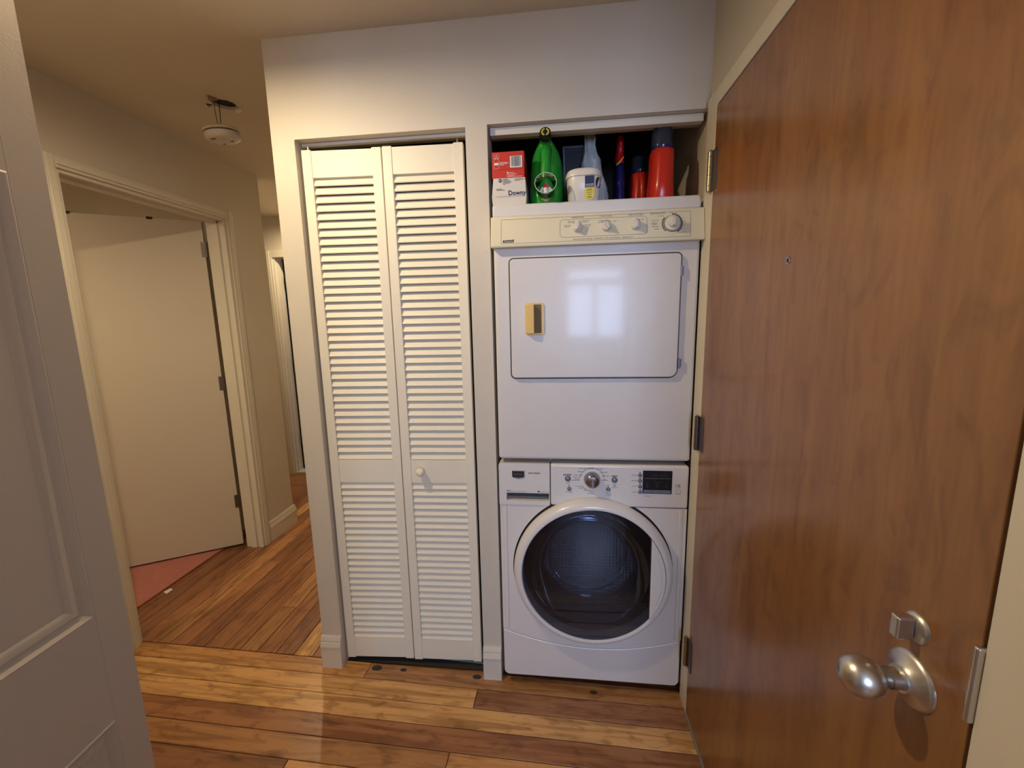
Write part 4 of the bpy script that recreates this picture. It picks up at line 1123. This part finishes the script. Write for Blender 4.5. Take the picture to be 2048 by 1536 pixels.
ik = Ink(lambda z: yfun(z) - 0.0004); ik.text('SCAN HERE', (lx0 + lx1) / 2, ZT + 0.0525, 0.0052, bold=0.0001); ik.rect(lx0 + 0.003, lx1 - 0.003, ZT + 0.047, ZT + 0.0482); ik.build('label_lettering', 'print_white', tb)
ik = Ink(lambda z: yfun(z) - 0.0004)
for k, w_ in enumerate((0.014, 0.020, 0.0, 0.018, 0.0, 0.014, 0.0, 0.010, 0.016)):
    if w_: ik.rect((lx0 + lx1) / 2 - w_ / 2, (lx0 + lx1) / 2 + w_ / 2, ZT + 0.0375 - k * 0.0033, ZT + 0.0388 - k * 0.0033)
ik.build('label_print', 'print_black', tb)
ik = Ink(lambda z: yfun(z) + 0.012)
mb = MB()
for i in range(9):
    pass
eb = MB()
ring_ = []
for i in range(20):
    t = 2 * math.pi * i / 20
    s_ = 0.80 + 0.16 * math.cos(t)
    ring_.append((s_, ZT + 0.060 + 0.017 * math.sin(t)))
vs = []
for s_, z_ in ring_:
    e = 3.4; f_s = (z_ - ZT - 0.004) / 0.071; HX = hw_ * (0.97 + 0.08 * f_s) + 0.0008; HY = 0.065 + 0.004 * f_s + 0.0008
    yy = 0.066 - HY * max(0.0, 1 - min(0.999, s_) ** e) ** (1 / e)
    vs.append((tcx + HX * min(s_, 1.0), yy, z_))
eb.add(vs, [tuple(range(20))]); build(eb, 'navy_seal', 'navy', tb)

# clear box behind the tub
ya = 0.200
c0x, c1x, cz0_, cz1_ = box_px(1121, 293, 1167, 340, ya)
c0x += 0.008; c1x += 0.004
cb = thing('clear_box', 'small clear plastic box standing behind the white tub', 'container', ((c0x + c1x) / 2, ya + 0.03, ZT))
cz0_ = ZT
tp_ = 0.008
outer_ = [(c0x + tp_, cz0_), (c1x - tp_, cz0_), (c1x, cz1_), (c0x, cz1_)]
inner_ = [(c0x + tp_ + 0.006, cz0_ + 0.05), (c1x - tp_ - 0.006, cz0_ + 0.05), (c1x - 0.007, cz1_ - 0.007), (c0x + 0.007, cz1_ - 0.007)]
mb = MB()
vs = [(x_, ya, z_) for x_, z_ in outer_ + inner_] + [(x_, ya + 0.05, z_) for x_, z_ in outer_ + inner_]
mb.add(vs, [(0, 1, 5, 4), (1, 2, 6, 5), (2, 3, 7, 6), (3, 0, 4, 7), (8, 9, 13, 12), (9, 10, 14, 13), (10, 11, 15, 14), (11, 8, 12, 15), (0, 1, 9, 8), (1, 2, 10, 9), (2, 3, 11, 10), (3, 0, 8, 11), (4, 5, 13, 12), (5, 6, 14, 13), (6, 7, 15, 14), (7, 4, 12, 15)])
build(mb, 'box_shell', mat('smoky_clear_plastic', (96, 104, 112), 0.22, coat=0.5), cb, bevel=0.0015)
build(MB().prism(inner_, ya + 0.02, ya + 0.03), 'back_pane', mat('near_black_blue', (20, 22, 34), 0.4), cb)

# plastic bag behind the tub
gy = 0.165
bgx = at(1183, 300, 'y', gy).x
zb_ = at(1180, 264, 'y', gy).z
bag_rings = []
for k in range(10):
    f = k / 9
    z_ = ZT + 0.06 + (zb_ - ZT - 0.06) * f
    bag_rings.append((z_, bgx + 0.010 - 0.018 * f, gy + 0.006 * math.sin(k * 2.1), 0.052 * (1 - f) + 0.013 * f + 0.004 * math.sin(k * 1.7), 0.028 * (1 - f) + 0.008 * f, 2.2 + 0.5 * math.sin(k)))
bag_rings.insert(0, (ZT + 0.001, bgx + 0.012, gy, 0.050, 0.028, 2.5))
bg = MB().loft(bag_rings, 30)
rr = random.Random(5)
bg.v = [(p[0] + rr.uniform(-0.0035, 0.0035), p[1] + rr.uniform(-0.004, 0.004), p[2] + (rr.uniform(-0.003, 0.003) if p[2] > ZT + 0.01 else 0)) for p in bg.v]
tag(build(bg, 'plastic_bag', 'bag', smooth=45), 'wrinkled grey plastic bag rising behind the white tub', 'bag')

# narrow red and navy bottle
sy = 0.25
sx_ = at(1238, 340, 'y', sy).x
s1 = thing('stain_remover_bottle', 'slim navy bottle with red shoulder and yellow swoosh', 'bottle', (sx_, sy, ZT))
top = at(1237, 278, 'y', sy).z
zr = lambda v: at(1238, v, 'y', sy).z
build(MB().loft([(ZT, sx_, sy, 0.0195, 0.045, 2.6), (ZT + 0.01, sx_, sy, 0.021, 0.048, 2.6), (zr(360), sx_, sy, 0.0205, 0.047, 2.4), (zr(334), sx_, sy, 0.0175, 0.042, 2.3), (zr(322), sx_ - 0.001, sy, 0.016, 0.036, 2.2)], 28), 'bottle_body', 'navyplastic', s1, smooth=60)
build(MB().loft([(zr(334), sx_, sy, 0.0172, 0.043, 2.3), (zr(318), sx_ - 0.001, sy, 0.0162, 0.037, 2.2), (zr(306), sx_ + 0.001, sy, 0.015, 0.030, 2.4), (zr(300), sx_, sy - 0.006, 0.014, 0.034, 2.6), (zr(284), sx_ - 0.001, sy - 0.01, 0.0125, 0.036, 2.6), (top, sx_ - 0.002, sy - 0.008, 0.009, 0.028, 2.4)], 28), 'trigger_head', 'redspray', s1, smooth=60)
ik = MB()
mb = MB()
for k in range(9):
    f = k / 8
    mb_x = sx_ - 0.0145 + 0.027 * f
pts_ = [(sx_ - 0.015 + 0.026 * k / 8, zr(338) + 0.026 * (k / 8) ** 1.6) for k in range(9)]
hyf = lambda x_: sy - 0.046 * max(0.0, 1 - (abs(x_ - sx_) / 0.021) ** 2.3) ** (1 / 2.3) - 0.001
vs = [(a_, hyf(a_), b_) for a_, b_ in pts_] + [(a_, hyf(a_), b_ + 0.006) for a_, b_ in pts_]
mb.add(vs, [(k, k + 1, k + 10, k + 9) for k in range(8)])
build(mb, 'swoosh', 'yellow', s1)


def red_jug(u0, u1, vtop, vcap0, vcap1, y, label, dep, holed):
    a_, b_ = at(u0, 380, 'y', y - dep), at(u1, 380, 'y', y - dep)
    cx_, hx = (a_.x + b_.x) / 2, (b_.x - a_.x) / 2
    zs = at((u0 + u1) / 2, vtop, 'y', y - dep * 0.7).z
    zc0, zc1 = at((u0 + u1) / 2, vcap0, 'y', y - 0.02).z, at((u0 + u1) / 2, vcap1, 'y', y - 0.02).z
    t = thing('detergent_jug', label, 'jug', (cx_, y, ZT))
    hgt = zs - ZT
    build(MB().loft([(ZT, cx_, y, hx * 0.94, dep * 0.95, 3), (ZT + 0.006, cx_, y, hx, dep, 3), (ZT + hgt * 0.35, cx_, y, hx * 0.94, dep * 0.97, 2.6), (ZT + hgt * 0.6, cx_ + hx * 0.04, y, hx * 0.90, dep * 0.93, 2.6), (ZT + hgt * 0.85, cx_ + hx * 0.04, y, hx * 0.90, dep * 0.86, 2.6),
                     (ZT + hgt * 0.95, cx_ + hx * 0.05, y, hx * 0.90, dep * 0.80, 2.6), (zs - 0.002, cx_ + hx * 0.06, y, hx * 0.88, dep * 0.66, 2.4), (zs + 0.002, cx_ + hx * 0.06, y, hx * 0.80, dep * 0.56, 2.2)], 36), 'jug_body', 'redjug', t, smooth=60)
    if holed:
        build(MB().tube([(cx_ + hx * 0.15, y - dep * 0.9, ZT + hgt * 0.88), (cx_ + hx * 0.10, y - dep * 1.16, ZT + hgt * 0.75), (cx_ + hx * 0.05, y - dep * 1.2, ZT + hgt * 0.45), (cx_ + hx * 0.1, y - dep * 0.95, ZT + hgt * 0.16)], [hx * 0.42, hx * 0.36, hx * 0.36, hx * 0.46], 14), 'jug_handle', 'redjug', t, smooth=70)
    cp_ = build(MB().lathe([(0, zs + 0.001), (hx * 0.80, zs + 0.001), (hx * 0.88, zs + 0.010), (hx * 0.88, zs + 0.012), (0, zs + 0.012)], (cx_ + hx * 0.06, y, 0), n=32), 'collar', 'navyplastic', t, smooth=40)
    build(MB().lathe([(0, zs + 0.012), (hx * 0.86, zs + 0.012), (hx * 0.83, zc1 - 0.010), (hx * 0.70, zc1), (0, zc1)], (cx_ + hx * 0.06, y, 0), n=32), 'cap', 'smokecap', t, smooth=40)


red_jug(1303, 1355, 292, 290, 253, 0.080, 'tall orange red detergent jug with dark cap, beside the niche wall', 0.066, False)
red_jug(1262, 1303, 342, 342, 312, 0.270, 'short orange red detergent jug with dark cap, behind the tall red jug', 0.055, True)

# ------------------------------------------------------------------ smoke detector hanging from the ceiling hole
SX, SY = -0.462, 0.340
sz = at(443, 270, 'x', SX).z
sd = thing('smoke_detector', 'off-white round smoke detector dangling by wires below the ceiling hole', 'smoke detector', (SX, SY, sz))
TM = Matrix.Translation((SX, SY, sz)) @ Matrix.Rotation(math.radians(7), 4, 'X') @ Matrix.Rotation(math.radians(-5), 4, 'Y')
RS = 0.073
build(MB().lathe([(0, 0.024), (RS * 0.90, 0.024), (RS, 0.020), (RS, 0.014), (RS * 0.97, 0.012), (0, 0.012)], (0, 0, 0), n=48).xf(TM), 'mounting_plate', 'detector', sd, smooth=40)
build(MB().lathe([(0, 0.012), (RS * 0.88, 0.012), (RS * 0.88, 0.006), (0, 0.006)], (0, 0, 0), n=48).xf(TM), 'vent_gap', 'print_grey', sd, smooth=40)
build(MB().lathe([(0, 0.006), (RS * 0.95, 0.006), (RS * 0.95, -0.006), (RS * 0.90, -0.016), (RS * 0.80, -0.021), (RS * 0.5, -0.023), (0, -0.0235)], (0, 0, 0), n=48).xf(TM), 'housing', 'detector', sd, smooth=40)
build(MB().lathe([(0, -0.0265), (0.013, -0.0262), (0.016, -0.0240), (0.016, -0.0225), (0, -0.0225)], (0.012, -0.016, 0), n=24).xf(TM), 'test_button', 'detector', sd, smooth=40)
for a_, b_, w_, h_ in ((0.028, 0.014, 0.008, 0.004), (-0.024, 0.030, 0.006, 0.003), (-0.014, -0.044, 0.010, 0.004)):
    build(B(a_ - w_, a_ + w_, b_ - h_, b_ + h_, -0.0245, -0.0215).xf(TM), 'vent_slot', 'print_grey', sd)
topc = TM @ Vector((0.0, 0, 0.024))
hc = c0
for k, (da, db_) in enumerate(((-0.030, 0.010), (-0.006, 0.004), (0.004, -0.010))):
    p0 = Vector((hc.x + da - 0.012, hc.y + db_ - 0.012, H + 0.03)); p3 = topc + Vector((da * 0.25, db_ * 0.2, -0.002))
    mid = (p0 + p3) / 2 + Vector((-0.012 if k == 0 else 0.008, 0.0, 0))
    path = [p0 * (1 - t) ** 2 + mid * 2 * t * (1 - t) + p3 * t * t for t in [i / 10 for i in range(11)]]
    build(MB().tube(path, 0.0013, 6), 'wire', 'wire', sd, smooth=60)

# ------------------------------------------------------------------ bedroom rug and paper scrap
rg = MB().box(-2.6, -1.205, -0.5, 1.03, 0.0, 0.010)
tag(build(rg, 'rug', 'rug', bevel=0.003), 'dusty pink carpet edge just inside the open bedroom door', 'rug')
pp = at(335, 1183, 'z', 0.0105)
pc = [at(u, v, 'z', 0.0) for u, v in ((327, 1184), (341, 1177), (346, 1179), (333, 1188))]
tag(build(MB().prism([(p.x + 0.0, p.y) for p in pc], 0.0005, 0.0015, 'z'), 'paper_scrap', 'paper'), 'small white paper tag lying at the pink carpet edge', 'paper')
build(B(0.082, 1.50, 0.036, 0.78, -0.0125, -0.003), 'closet_floor', 'dark', fl)  # dark sheet instead of lit wood, shade under the closet door as colour
# putty line under the closet door
build(MB().prism([(CL + 0.01, 0.070), (0.36, 0.080), (CR - 0.005, 0.062), (CR - 0.005, 0.070), (0.36, 0.089), (CL + 0.01, 0.082)], -0.004, 0.003, 'z'), 'putty_line', 'caulk', fl)
